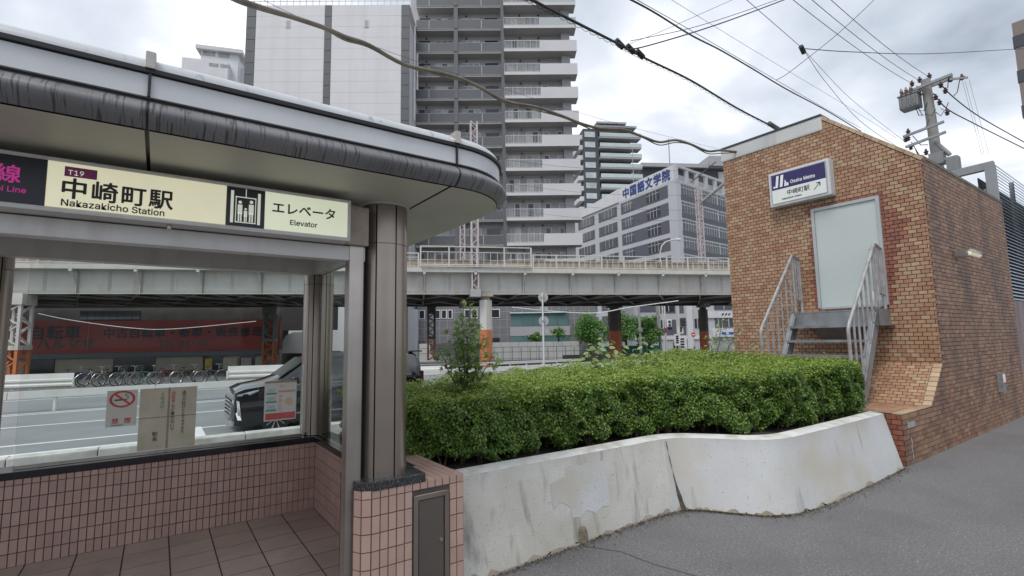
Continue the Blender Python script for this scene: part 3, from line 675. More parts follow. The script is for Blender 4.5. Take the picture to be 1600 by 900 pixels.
dfr = MB().box(BX-.05,BX+.02,4.0,4.05,2.12,3.90).box(BX-.05,BX+.02,3.01,3.06,2.12,3.90).box(BX-.05,BX+.02,3.06,4.0,3.85,3.90).box(BX-.04,BX+.02,3.06,4.0,2.10,2.135).build('door_frame', m_dfr, bh, bevel=.004)
dd = MB().box(BX-.025,BX+.01,3.062,3.998,2.137,3.848).build('door', m_door, bh)
MB().box(BX-.065,BX-.02,3.10,3.14,2.95,3.12).tube([(BX-.07,3.12,3.03),(BX-.10,3.12,3.03),(BX-.10,3.2,3.03)],.01,6).build('door_handle', m_steel, dd)
MB().box(BX-.028,BX-.024,3.10,3.25,2.20,2.35).build('door_vent', M('door_white_plate',(.7,.72,.72),.5), dd)
for y in (2.9,):                                               # efflorescence runs below the landing
    pass
MB().box(7.86,8.12,BY-.012,BY-.006,.455,.525).build('mortar_patch', M('grey_mortar_patch',(.33,.33,.33),.9,var=.2,vs=20), bh)
cp_ = [(7.93,.33),(7.95,.27),(7.93,.20),(7.955,.13),(7.95,.05),(7.88,.02),(7.78,.005)]
MB().loft([[(x-.008,BY-.0095,z),(x+.010,BY-.0095,z+.004)] for x,z in cp_]).build('filled_crack', M('pale_crack_filler',(.55,.52,.48),.9,var=.2,vs=20), bh)

# ---- wall sign
sgn = thing('wall_sign','white framed box sign with a purple Osaka Metro panel on the brick wall','sign',(BX-.1,4.15,4.0))
MB().box(BX-.20,BX-.008,3.63,4.68,4.05,4.70).build('sign_case', M('sign_case_white',(.58,.59,.60),.4,var=.05,streak=.3,scol=(.35,.33,.3)), sgn, bevel=.03)
XS_ = BX-.206
MB().box(XS_,XS_+.01,3.675,4.64,4.09,4.66).build('sign_inner_frame', M('sign_grey_trim',(.40,.41,.43),.3,metal=.4), sgn, bevel=.004)
m_purp = M('sign_purple',(.032,.022,.115),.35,var=.05); m_sw = M('sign_white_face',(.62,.65,.62),.4,var=.04,emit=(.6,.63,.6),estr=.12)
MB().box(XS_-.003,XS_,3.695,4.62,4.36,4.645).build('purple_panel', m_purp, sgn); MB().box(XS_-.003,XS_,3.695,4.62,4.105,4.357).build('white_panel', m_sw, sgn)
xl = XS_-.0055; yd_ = (0,-1,0)
lg = MB()                                                      # slanted-bar emblem
for y,wd in ((4.555,.045),(4.475,.05)):
    lg.prism([(xl,y,4.395),(xl,y-.03,4.615),(xl,y-.03-wd,4.615),(xl,y-wd,4.395)],(.002,0,0))
lg.prism([(xl,4.395,4.395),(xl,4.375,4.52),(xl,4.35,4.45),(xl,4.315,4.45),(xl,4.315,4.395)],(.002,0,0)); lg.box(xl,xl+.002,4.56,4.59,4.395,4.43)
lg.build('emblem', m_white, sgn)
text('Osaka Metro',.118,m_white,(xl,4.285,4.42),yd_,zd,sgn,bold=.014,xs=.86)
text('中崎町駅',.105,m_ink,(xl,4.36,4.225),yd_,zd,sgn,bold=.004,xs=.95); text('Nakazakicho Station',.055,m_ink,(xl,4.45,4.15),yd_,zd,sgn,bold=.008,xs=.95)
MB().bar((xl,3.89,4.20),(xl,3.79,4.31),.003,.016,up=(1,0,0)).box(xl,xl+.002,3.785,3.85,4.300,4.315).box(xl,xl+.002,3.785,3.80,4.245,4.315).build('arrow', m_ink, sgn)

# ---- steel stair to the door
m_galv = M('galvanised_steel',(.27,.28,.295),.5,metal=.45,var=.15,vs=6,streak=.45,scol=(.15,.12,.10),sscale=(7,7,1.5))
m_rail = M('weathered_pipe',(.38,.37,.375),.5,metal=.35,var=.18,vs=10,dirt=.4,dcol=(.20,.15,.12),dscale=8)
st = thing('steel_stair','grey galvanised steel stair with pipe handrails leading up to the door','stair',(8.3,3.7,.64))
YR, YL = 3.08, 4.28; PL = 2.05
MB().box(9.03,BX-.012,YR-.06,YL+.06,PL-.02,PL).build('landing_plate', m_galv, st)
def channel(x0,x1,y0,y1,name='landing_beam'): MB().box(x0,x1,y0,y1,PL-.26,PL-.021).build(name,m_galv,st)
MB().box(9.035,9.045,YR-.05,YL+.05,PL-.25,PL-.021).box(8.99,9.05,YR-.05,YL+.05,PL-.262,PL-.25).build('landing_beam', m_galv, st)
MB().box(9.05,BX-.012,YR-.07,YR-.055,PL-.25,PL-.021).box(9.05,BX-.012,YR-.12,YR-.055,PL-.262,PL-.25).build('landing_beam', m_galv, st)
MB().box(9.05,BX-.012,YL+.055,YL+.07,PL-.25,PL-.021).build('landing_beam', m_galv, st)
MB().prism([(BX-.012,YR+.3,PL-.27),(9.1,YR+.3,PL-.27),(BX-.012,YR+.3,PL-.52)],(0,.6,0)).build('support_bracket', m_galv, st)
A = Vector((9.03,0,PL)); B = Vector((8.22,0,.635)); dS = (B-A).normalized()
for y in (YR,YL):
    a = A+Vector((0,y,0)); b = B+Vector((0,y,0)); MB().bar(a-dS*.02+Vector((.06,0,-.10)),b+Vector((.06,0,0)),.05,.22,up=(1,0,0)).bar(a+Vector((-.02,.0,-.06)),b+Vector((-.045,0,.0)),.09,.012,up=(1,0,.6)).build('stringer', m_galv, st)
    MB().box(8.16,8.36,y-.07,y+.07,.636,.66).build('base_plate', m_galv, st)
for k in range(1,6):
    p = A+(B-A)*(k/6); MB().box(p.x-.06,p.x+.17,YR+.012,YL-.012,p.z-.012,p.z).box(p.x-.062,p.x-.055,YR+.012,YL-.012,p.z-.04,p.z-.012).build('tread', m_galv, st)
for y in (YR-.03,YL+.03):
    T0 = Vector((BX-.06,y,3.02)); T1 = Vector((9.20,y,3.08)); T2 = Vector((8.02,y,1.80)); T3 = Vector((7.98,y,1.72))
    MB().tube([T0,T0+(T1-T0)*.9,T1,T1+(T2-T1)*.08,T2,T3,Vector((7.985,y,1.6)),Vector((7.985,y,.66))],.024,8).build('handrail', m_rail, st, smooth=True)
    MB().tube([(BX-.06,y,PL),(BX-.06,y,3.02)],.022,8).tube([(9.2,y,PL+.02),(9.2,y,3.05)],.02,8).tube([(9.2,y,PL+.25),(BX-.06,y,PL+.22)],.016,6).build('rail_post', m_rail, st)
    for x in (9.29,9.37): MB().tube([(x,y,PL+.24),(x,y,3.06)],.014,6).build('baluster', m_rail, st)
    for k in range(6):
        f = (k+.7)/6.6; t = T1+(T2-T1)*f; sx = t.x; fs = min(1,max(0,(A.x-sx)/(A.x-B.x))); s = A+(B-A)*fs
        MB().tube([t,Vector((t.x,y,s.z+.02))],.015,6).build('baluster', m_rail, st, smooth=True)
# ---- lamp and box on the street side of the stair house
lm = thing('wall_lamp','small tubular fluorescent lamp on a bracket on the brick side wall','lamp',(10.75,BY-.1,2.96))
pa = Vector((10.72,BY-.13,2.955)); pb = Vector((11.05,BY-.62,3.03))
pa = Vector((10.70,BY-.16,2.96)); pb = Vector((11.35,BY-.16,2.965))
MB().box(10.66,10.74,BY-.16,BY-.007,2.90,3.0).tube([(10.70,BY-.05,2.94),(10.70,BY-.17,2.94)],.03,10).build('bracket', m_steel, lm)
MB().loft([[(x,BY-.17+.055*math.sin(a)*e_,2.975+.05*math.cos(a)*e_) for a in [-1.9+3.8*k/10 for k in range(11)]] for x,e_ in ((10.74,.6),(10.80,1),(11.28,1),(11.36,.6))]).build('lamp_hood', M('lamp_hood_metal',(.42,.42,.40),.3,metal=.5), lm, smooth=True)
MB().tube([(10.75,BY-.17,2.955),(11.34,BY-.17,2.955)],.034,12).build('lamp_tube', M('lamp_diffuser',(.75,.72,.55),.3,emit=(.9,.85,.6),estr=.25), lm, smooth=True)
bx_ = thing('wall_box','small grey metal box with a white label on the brick side wall','box',(12.5,BY,.6))
MB().box(12.38,12.58,BY-.09,BY-.007,.58,.92).build('case', M('grey_box_metal',(.25,.25,.25),.5,metal=.3,var=.2,vs=12), bx_, bevel=.01)
MB().box(12.41,12.55,BY-.094,BY-.09,.76,.90).build('white_label', m_white, bx_); MB().disc((12.56,BY-.09,.75),(0,-1,0),.02,.015,10).build('button', M('red_button',(.5,.1,.08),.5), bx_)
# ---- steel frame and louvred screen behind the stair house
m_frame = M('grey_painted_steel',(.30,.31,.32),.5,var=.1,vs=2,streak=.3,scol=(.2,.18,.16))
m_louv = M('pale_blue_louvre',(.46,.53,.60),.4,metal=.2,var=.08,vs=1)
ls = thing('louvred_screen','pale blue horizontal louvre screen on a grey steel frame behind the brick house','screen',(15.5,BY+.2,2.4))
ZL0, ZL1 = 2.35, 5.25
MB().box(BXE+.04,BXE+.20,BY+.05,BY+.21,ZS-2,ZL1).box(BXE+.06,BXE+.18,BY+.75,BY+.90,ZS-.5,ZL1-.05).build('post', m_frame, ls)
MB().bar((BXE+.12,BY+.06,ZL1+.0),(BXE+.12,BY+2.6,ZL1-.08),.14,.16).build('top_beam', m_frame, ls)
MB().bar((BXE+.12,BY+.15,ZL1-.5),(BXE+.12,BY+.85,ZL1-.9),.06,.10).bar((BXE+.12,BY+1.5,ZL1-.5),(BXE+.12,BY+2.4,ZL1-.15),.06,.08).build('brace', m_frame, ls)
for i in range(40):
    z = ZL0+.075*i; MB().add([(BXE+.22,BY+.07,z),(BXE+9,BY+.07,z),(BXE+9,BY+.125,z+.055),(BXE+.22,BY+.125,z+.055),(BXE+.22,BY+.07,z+.006),(BXE+9,BY+.07,z+.006),(BXE+9,BY+.115,z+.051),(BXE+.22,BY+.115,z+.051)],[(3,2,1,0),(4,5,6,7),(0,1,5,4),(1,2,6,5),(2,3,7,6),(3,0,4,7)]).build('louvre_slat', m_louv, ls)
for x in (BXE+2.2,BXE+4.4,BXE+6.6): MB().box(x,x+.08,BY+.13,BY+.21,ZL0-.1,ZL1).build('screen_post', m_frame, ls)
MB().box(BXE+.2,BXE+9,BY+.35,BY+.37,ZL0,ZL1-.2).build('backing_mesh', M('dark_mesh',(.05,.06,.07),.6), ls)
ow = tag(MB().box(BXE+.005,BXE+9.2,BY+.03,BYL,0,2.32).build('concrete_wall', M('mauve_grey_wall',(.24,.19,.19),.8,var=.12,vs=1,streak=.3)),'mauve grey concrete wall carrying the louvre screen','wall')
for i in range(34):                                            # expanded mesh panel between frame and brick house
    pass
# ================================================================ clipped hedge in the planter
front = smooth_path([(1.62,3.72),(2.2,3.62),(3.0,3.58),(3.8,3.56),(4.35,3.46),(4.7,3.25),(5.05,2.97),(5.5,2.86),(6.3,2.79),(7.2,2.74),(7.6,2.77),(7.8,2.95),(7.86,3.3)])
fp = np.array(front); 
def top_z(x, y):
    f = np.clip((x-1.6)/5.6, 0, 1); return 1.13+.15*f**.8 + np.clip(y-3.0,0,3)*(.0+.055*f*f)
hd = thing('hedge','clipped box hedge with small glossy leaves filling the white planter','hedge',(4.5,4.3,.62))
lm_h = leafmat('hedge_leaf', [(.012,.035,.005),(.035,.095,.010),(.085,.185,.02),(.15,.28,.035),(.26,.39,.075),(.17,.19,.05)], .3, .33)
lm_top = leafmat('hedge_lit_top_leaf', [(.09,.17,.02),(.20,.31,.04),(.32,.43,.07),(.46,.54,.15)], .35, .36)  # lighter greens for the top: daylight put into the leaf colour
def lump(p): # bumpy offset of the clipped faces
    return .035*np.sin(p[:,0]*5.1+p[:,2]*3)+.03*np.sin(p[:,0]*11.3+1.7*p[:,1])*np.sin(p[:,2]*9+p[:,1]*6)+.02*np.sin(p[:,0]*23+p[:,2]*17)
# front shell
n = 112000
seg = np.linalg.norm(np.diff(fp,axis=0),axis=1); cs = np.concatenate([[0],np.cumsum(seg)])
t = rng.uniform(0,cs[-1],n); k = np.clip(np.searchsorted(cs,t)-1,0,len(seg)-1); a = (t-cs[k])/seg[k]
P2 = fp[k]*(1-a)[:,None]+fp[k+1]*a[:,None]; D2 = (fp[k+1]-fp[k])/seg[k][:,None]; N2 = np.stack([D2[:,1],-D2[:,0]],1)
h = rng.uniform(0,1,n)**.95; tz = top_z(P2[:,0],P2[:,1]); low = .66+.05*np.sin(P2[:,0]*7)+.04*np.sin(P2[:,0]*17+1)
z = low+(tz-low)*h
depth = rng.exponential(.062,n); batter = .10*(1-h)**1.5-.10*np.clip((h-.88)/.12,0,1)**2
P = np.stack([P2[:,0],P2[:,1],z],1); off = lump(P)-depth-np.abs(batter)*0-np.where(h<.12,.08*(1-h/.12),0)-.05*np.clip((h-.9)/.1,0,1)**2
P[:,0] += N2[:,0]*off; P[:,1] += N2[:,1]*off; P += rng.normal(0,.006,P.shape)
NN = np.stack([N2[:,0],N2[:,1],np.full(n,.55)],1)
gap = (np.sin(P[:,0]*9.7)*np.sin(P[:,0]*4.1+1.3+P[:,2]*8) > .55) & (h < .22); keep = ~gap
hole = (np.sin(P[:,0]*13+P[:,2]*19)+np.sin(P[:,0]*7.7-P[:,2]*23+2)+np.sin(P[:,0]*31)*.5 > 1.25) & (depth < .06); keep &= ~hole
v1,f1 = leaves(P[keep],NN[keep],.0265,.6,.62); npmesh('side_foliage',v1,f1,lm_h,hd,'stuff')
# left end shell
n = 9000; y = rng.uniform(3.7,5.6,n); z = rng.uniform(.66,1.2,n); P = np.stack([np.full(n,1.62)+rng.exponential(.05,n),y,np.minimum(z,top_z(np.full(n,1.6),y))],1); P[:,0] -= lump(P)
v1,f1 = leaves(P,np.tile([-1,0,.5],(n,1)),.0265,.6,.62); npmesh('end_foliage',v1,f1,lm_h,hd,'stuff')
# right end
n = 9000; y = rng.uniform(3.1,5.6,n); z = .68+rng.uniform(0,1,n)*.72; P = np.stack([np.full(n,7.82)-rng.exponential(.05,n),y,np.minimum(z,top_z(np.full(n,7.9),y))],1); P[:,0] += lump(P)
v1,f1 = leaves(P,np.tile([1,0,.5],(n,1)),.0265,.6,.62); npmesh('end_foliage',v1,f1,lm_h,hd,'stuff')
# top shell
n = 92000; x = rng.uniform(1.6,7.84,n); yfr = np.interp(x,fp[:-1,0],fp[:-1,1]); u = rng.uniform(0,1,n)**1.35; y = yfr+.01+(5.6-yfr)*u
P = np.stack([x,y,top_z(x,y)],1); bump_ = .022*np.sin(x*6+y*4)+.02*np.sin(x*13-y*9)+.012*np.sin(x*29+y*23); edge = -.055*np.clip(1-(y-yfr)/.09,0,1)**2
P[:,2] += bump_+edge-rng.exponential(.022,n)+.012; sprig = rng.uniform(0,1,n) < .05; P[sprig,2] += rng.uniform(0,.06,sprig.sum())
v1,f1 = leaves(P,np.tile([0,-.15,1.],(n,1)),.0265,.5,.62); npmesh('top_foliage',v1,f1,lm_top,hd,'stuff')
# core coloured near black as the shade inside the hedge, then woody stems
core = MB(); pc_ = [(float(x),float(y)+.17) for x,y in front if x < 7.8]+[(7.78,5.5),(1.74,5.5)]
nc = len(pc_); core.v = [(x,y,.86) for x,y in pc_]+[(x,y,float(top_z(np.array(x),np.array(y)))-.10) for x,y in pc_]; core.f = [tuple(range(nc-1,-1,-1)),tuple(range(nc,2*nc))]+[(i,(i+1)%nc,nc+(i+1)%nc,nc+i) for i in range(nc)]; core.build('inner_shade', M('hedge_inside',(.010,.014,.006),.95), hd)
tw = MB()
for i in range(150):
    x = random.uniform(1.75,7.35); y = np.interp(x,fp[:-1,0],fp[:-1,1])+random.uniform(.10,.9); 
    for k in range(2): tw.tube([(x,y,.60),(x+random.uniform(-.06,.06),y+random.uniform(-.05,.05),.75),(x+random.uniform(-.16,.16),y-random.uniform(0,.1),.98)],[.010,.007,.003],5,cap=False)
tw.build('stems', M('hedge_twig',(.10,.075,.05),.9,var=.3,vs=20), hd, kind='stuff')
n = 5000; x = rng.uniform(1.75,7.5,n); yfr = np.interp(x,fp[:-1,0],fp[:-1,1]); y = yfr-.05-rng.uniform(0,.28,n)
yin = np.interp(x,[p[0] for p in inner],[p[1] for p in inner]); ok = y > yin+.02
P = np.stack([x,y,np.full(n,.632)],1)[ok]; v1,f1 = leaves(P,np.tile([0,0,1.],(len(P),1)),.02,.35,.5)
ll = npmesh('leaf_litter',v1,f1,leafmat('litter',[(.05,.035,.02),(.09,.065,.035),(.14,.10,.06),(.06,.06,.02)],.1,.8),None,'stuff'); ll['label']='brown leaf litter on the planter soil under the hedge'; ll['category']='leaf litter'

# ---- young trees and weeds growing through the hedge: palmate leaves on stems
def palm_leaf(mb, c, tip, size, up):
    c = Vector(c); d = Vector(tip).normalized(); s = d.cross(Vector(up)).normalized(); up = s.cross(d)
    pts = []
    for a,r in ((-100,.35),(-75,.62),(-52,.36),(-38,.85),(-18,.40),(0,1.0),(18,.40),(38,.85),(52,.36),(75,.62),(100,.35)):
        pts.append(c+(d*math.cos(R(a))+s*math.sin(R(a)))*size*r - up*size*.22*r*r)
    b = len(mb.v); mb.v += [tuple(c)]+[tuple(p) for p in pts]; mb.f += [(b,b+1+i,b+2+i) for i in range(len(pts)-1)]
def oval_leaf(mb, c, tip, size, up):
    c = Vector(c); d = Vector(tip).normalized(); s = d.cross(Vector(up)).normalized(); up = s.cross(d); b = len(mb.v)
    pts = [c, c+d*.3*size+s*.28*size, c+d*.7*size+s*.24*size-up*.08*size, c+d*size-up*.2*size, c+d*.7*size-s*.24*size-up*.08*size, c+d*.3*size-s*.28*size]
    mb.v += [tuple(p) for p in pts]; mb.f += [(b,b+1,b+2,b+3),(b,b+3,b+4,b+5)]
def sapling(name, label, base, shoots, leaf, lsize, mat, seed, group=None, gap=.055):
    rr = random.Random(seed); t_ = thing(name,label,'plant',base,0,group); stem = MB(); lf = MB(); base = Vector(base)
    for dx,dy,hh in shoots:
        p = [base+Vector((dx*.2,dy*.2,0))]; 
        for k in range(1,9): p.append(base+Vector((dx*(.2+.8*k/8)+rr.uniform(-.012,.012),dy*(.2+.8*k/8)+rr.uniform(-.012,.012),hh*k/8)))
        stem.tube(p,[.009*(1-.09*k) for k in range(9)],5); L_ = 0
        n_ = int(hh/gap); a = rr.uniform(0,6)
        for k in range(n_):
            f = .18+.82*k/max(1,n_-1); i = min(7,int(f*8)); q = p[i]+(p[i+1]-p[i])*(f*8-i)
            for side in (0,1):
                a += 2.4; ln = lsize*rr.uniform(.7,1.5)*(1.25-.6*f); d = Vector((math.cos(a),math.sin(a),rr.uniform(-.1,.35))); e = q+d*ln*.8
                stem.tube([q,e],[.003,.0015],4,cap=False); leaf(lf,e,d+Vector((0,0,-.25)),lsize*rr.uniform(.6,1.15),(rr.uniform(-.7,.7)-.45,rr.uniform(-.7,.7)-.55,.75))
    stem.build('stem', M('green_stem',(.09,.09,.035),.7,var=.2), t_); lf.build('leaves', mat, t_, kind='stuff'); return t_
lm_m = leafmat('sapling_leaf',[(.10,.18,.03),(.16,.26,.05),(.22,.33,.08),(.29,.39,.13)],.45,.42)
lm_p = leafmat('pale_shrub_leaf',[(.16,.26,.07),(.25,.36,.12),(.34,.44,.18),(.42,.50,.26)],.4,.45)
q = onZ(728,592,1.22); q = onD(728,600,4.9)
sapling('maple_sapling','tall green sapling with star shaped leaves growing out of the hedge',(q.x,q.y,1.12),[(.03,-.02,.92),(-.10,.08,.62),(.14,-.10,.58),(-.22,.14,.46),(.04,.10,.45),(.22,-.16,.40),(-.05,-.03,.75),(.09,.05,.68)],palm_leaf,.078,lm_m,3,gap=.035)
q = onD(935,575,6.6); sapling('leafy_weed','pale green broad leaved weed at the top of the hedge near the dark viaduct column',(q.x,q.y,1.22),[(.10,-.05,.42),(-.12,.12,.34),(.26,-.16,.34),(.02,.1,.36)],oval_leaf,.11,lm_p,5)
q = onD(1010,565,6.8); sapling('leafy_weed','thin pale weed with a few drooping leaves on the hedge beside the green fence',(q.x,q.y,1.24),[(.02,.0,.42),(-.10,.08,.26),(.12,-.1,.18)],oval_leaf,.085,lm_p,8)
q = onD(1115,556,7.4); sapling('leafy_weed','slender yellow green shoots rising from the hedge next to the brick wall',(q.x,q.y,1.26),[(.12,-.1,.66),(.34,-.24,.52),(-.02,.04,.40),(.56,-.36,.28)],oval_leaf,.06,lm_p,9,gap=.035)

# grime, grit and fallen leaves gathered where the footway meets the planter wall
n = 2600; k = rng.integers(0,len(base)-1,n); a = rng.uniform(0,1,n); B0 = np.array(base); p2 = B0[k]*(1-a)[:,None]+B0[k+1]*a[:,None]
off = rng.exponential(.035,n); P = np.stack([p2[:,0]+off*.2,p2[:,1]-off-.004,np.full(n,.006)+rng.uniform(0,.006,n)],1)
v1,f1 = leaves(P,np.tile([0,0,1.],(n,1)),.016,.35,.6)
o = npmesh('gutter_grit',v1,f1,leafmat('grit',[(.03,.025,.02),(.07,.055,.04),(.12,.10,.07),(.05,.06,.02)],.05,.9),None,'stuff'); o['label']='dark grit and leaf bits along the foot of the planter wall'; o['category']='grit'
n = 420; P = np.stack([rng.uniform(1.8,11,n),rng.uniform(-.5,2.35,n),np.full(n,.006)],1); v1,f1 = leaves(P,np.tile([0,0,1.],(n,1)),.014,.3,.7)
o = npmesh('pavement_litter',v1,f1,leafmat('litter_bits',[(.03,.03,.03),(.30,.29,.27),(.10,.08,.05),(.45,.44,.42)],.05,.9),None,'stuff'); o['label']='scattered tiny stones and bits of litter on the asphalt'; o['category']='litter'
# ================================================================ railway viaduct
VA = R(-24.6); VO = onD(640,459.5,35.5); VB, VT = 5.05, 6.55
m_cream_st = M('cream_painted_steel',(.56,.55,.51),.5,var=.05,vs=.8,streak=.5,scol=(.36,.27,.19),sscale=(1.6,1.6,.35),sth=(.56,.76),dirt=.25,dcol=(.42,.38,.32),dscale=1.0)
m_rust = M('rusty_cream_steel',(.40,.36,.30),.6,var=.15,vs=2,dirt=.7,dcol=(.22,.14,.09),dscale=3)
m_dark = M('dark_underside_steel',(.11,.10,.095),.8,var=.25,vs=1)  # plain dark grey for floor beams, deck and the wall over the shop
m_grey = M('grey_brace_steel',(.46,.46,.44),.6,var=.15,vs=2)
m_orange = M('orange_painted_steel',(.50,.17,.065),.55,var=.08,vs=2,dirt=.25,dcol=(.33,.13,.07))
m_dred = M('dark_red_paint',(.60,.165,.07),.55,var=.1,vs=2)
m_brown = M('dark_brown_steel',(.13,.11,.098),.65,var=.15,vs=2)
m_pinkm = M('pinkish_galvanised_mast',(.55,.48,.48),.5,var=.06,vs=2)
vd = thing('railway_viaduct','cream riveted steel railway viaduct with side walkway and railings','viaduct',(VO.x,VO.y,0),VA)
VM = wm(vd)
def vpt(x,y,z): return VM @ Vector((x,y,z))
class VMB(MB):
    def build(s,name,mat,parent=None,**k): return MB.build(s,name,mat,parent if parent is not None else vd,world=False,**k)
SPN = 3.62; X_0, X_1 = -42, 46; W = 12.5
def vx(px, py=440, yl=0):                                   # local x where the pixel column meets the plane y=yl of the viaduct
    iv = VM.inverted(); c = iv @ CAM; d = iv.to_3x3() @ ray(px,py); t = (yl-c.y)/d.y; return c.x+d.x*t
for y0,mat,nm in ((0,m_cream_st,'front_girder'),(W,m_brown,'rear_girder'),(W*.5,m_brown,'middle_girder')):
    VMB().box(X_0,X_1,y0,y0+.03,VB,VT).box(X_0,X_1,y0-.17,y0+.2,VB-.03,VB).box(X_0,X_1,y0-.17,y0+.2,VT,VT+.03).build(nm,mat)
x_a = vx(961); xs_ = [x_a+SPN*k for k in range(-18,16) if X_0+.5 < x_a+SPN*k < X_1-.5]
sm = mesh_of(MB().box(-.025,.025,-.15,-.001,VB+.001,VT-.001), m_cream_st,'stiffener'); bk = MB().bar((0,-.05,VT-1.0),(0,-.62,VT-.12),.06,.09).box(-.05,.05,-.75,-.16,VT-.10,VT-.001).box(-.09,.09,-.80,-.62,VT-.16,VT+.1); bk = mesh_of(bk,m_cream_st,'bracket')
seam = mesh_of(MB().box(-.09,.09,-.014,-.001,VB+.1,VT-.08),m_cream_st,'splice_plate')
for x in xs_:
    inst(sm,'stiffener',None,vd,(x,0,0)); inst(bk,'bracket',None,vd,(x,0,0)); inst(seam,'splice_plate',None,vd,(x+SPN/2,0,0))
rv = MB()                                                  # rivets
def rivet(x,y,z,r=.028): rv.add([(x-r,y,z-r),(x+r,y,z-r),(x+r,y,z+r),(x-r,y,z+r),(x,y-.03,z)],[(0,1,4),(1,2,4),(2,3,4),(3,0,4)])
for x in xs_:
    for k in range(13):
        z = VB+.15+.1*k; rivet(x-.07,-.002,z); rivet(x+.09,-.002,z); rivet(x+SPN/2-.05,-.015,z); rivet(x+SPN/2+.05,-.015,z)
    for k in range(26): rivet(x+SPN*k/26,-.002,VB+.09); rivet(x+SPN*(k+.5)/26,-.002,VB+.17)
rv.build('rivets',m_rust,vd,world=False,kind='stuff')
for i in range(len(xs_)-1):                                # underside: floor beams and crossed bracing
    x = xs_[i]; 
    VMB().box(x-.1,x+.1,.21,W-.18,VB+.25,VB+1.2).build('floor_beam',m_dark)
    VMB().bar((x,.2,VB+.1),(xs_[i+1],W*.5,VB+.1),.13,.09).build('brace',m_grey); VMB().bar((xs_[i+1],.2,VB+.19),(x,W*.5,VB+.19),.13,.09).build('brace',m_grey)
    VMB().bar((x,W*.5,VB+.1),(xs_[i+1],W,VB+.1),.13,.09).build('brace',m_grey); VMB().bar((xs_[i+1],W*.5,VB+.19),(x,W,VB+.19),.13,.09).build('brace',m_grey)
    VMB().bar((x,.2,VB+.14),(x,W-.18,VB+.14),.12,.1).build('cross_strut',m_grey)
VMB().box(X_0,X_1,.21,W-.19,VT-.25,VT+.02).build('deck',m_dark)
VMB().box(X_0,X_1,-.78,-.18,VT+.032,VT+.07).box(X_0,X_1,-.80,-.76,VT+.0,VT+.30).build('walkway',m_cream_st)
VMB().box(X_0,X_1,.1,.22,VT+.031,VT+.95).box(X_0,X_1,.05,.3,VT+.951,VT+1.05).build('parapet_trough',m_rust)
# railing: alternating bays of framed panels; one raised length round the mast
XH0, XH1 = vx(657), vx(827)
def railing(xa, xb, zb, ht, sub):
    r = VMB(); r.bar((xa,-.74,zb+ht),(xb,-.74,zb+ht),.06,.07).bar((xa,-.74,zb+ht*.72),(xb,-.74,zb+ht*.72),.04,.05).bar((xa,-.74,zb+.12),(xb,-.74,zb+.12),.05,.06); r.build('handrail',m_cream_st)
    n = max(1,round((xb-xa)/(SPN/2)));
    for i in range(n+1):
        x = xa+(xb-xa)*i/n; VMB().box(x-.05,x+.05,-.79,-.69,VT+.07,zb+ht).build('rail_post',m_cream_st)
        if i < n:
            for k in range(1,sub): xx = x+(xb-xa)/n*k/sub; VMB().box(xx-.018,xx+.018,-.76,-.72,zb+.15,zb+ht*.72).build('baluster',m_cream_st)
railing(X_0,XH0-.15,VT+.28,1.05,3); railing(XH0,XH1,VT+.42,1.42,4); railing(XH1+.15,X_1,VT+.28,1.05,4)
VMB().box(XH0,XH1,-.95,-.74,VT+.36,VT+.42).build('raised_walkway',m_cream_st)
def lattice(x,y,z0,z1,wd,mat,name,par=None,dp=None,r=.05,pitch=None,matlow=None,zlow=None):
    dp = dp or wd; pitch = pitch or wd*1.05
    def seg(za,zb,mt,nm):
        m_ = VMB()
        for sx in (-1,1):
            for sy in (-1,1): m_.bar((x+sx*wd/2,y+sy*dp/2,za),(x+sx*wd/2,y+sy*dp/2,zb),r*1.6,r*1.6)
        n = max(1,int(round((zb-za)/pitch)))
        for i in range(n):
            a,b = za+(zb-za)*i/n, za+(zb-za)*(i+1)/n; s = 1 if i%2 else -1
            for sy in (-1,1): m_.bar((x-s*wd/2,y+sy*dp/2,a),(x+s*wd/2,y+sy*dp/2,b),r*.8,r*.8)
            for sx in (-1,1): m_.bar((x+sx*wd/2,y-s*dp/2,a),(x+sx*wd/2,y+s*dp/2,b),r*.8,r*.8)
        return m_.build(nm,mt,par)
    if matlow: seg(z0,zlow,matlow,name+'_lower'); VMB().box(x-wd/2-.06,x+wd/2+.06,y-dp/2-.06,y+dp/2+.06,zlow-.12,zlow+.12).build('collar',mat,par); seg(zlow+.12,z1,mat,name+'_upper')
    else: seg(z0,z1,mat,name)
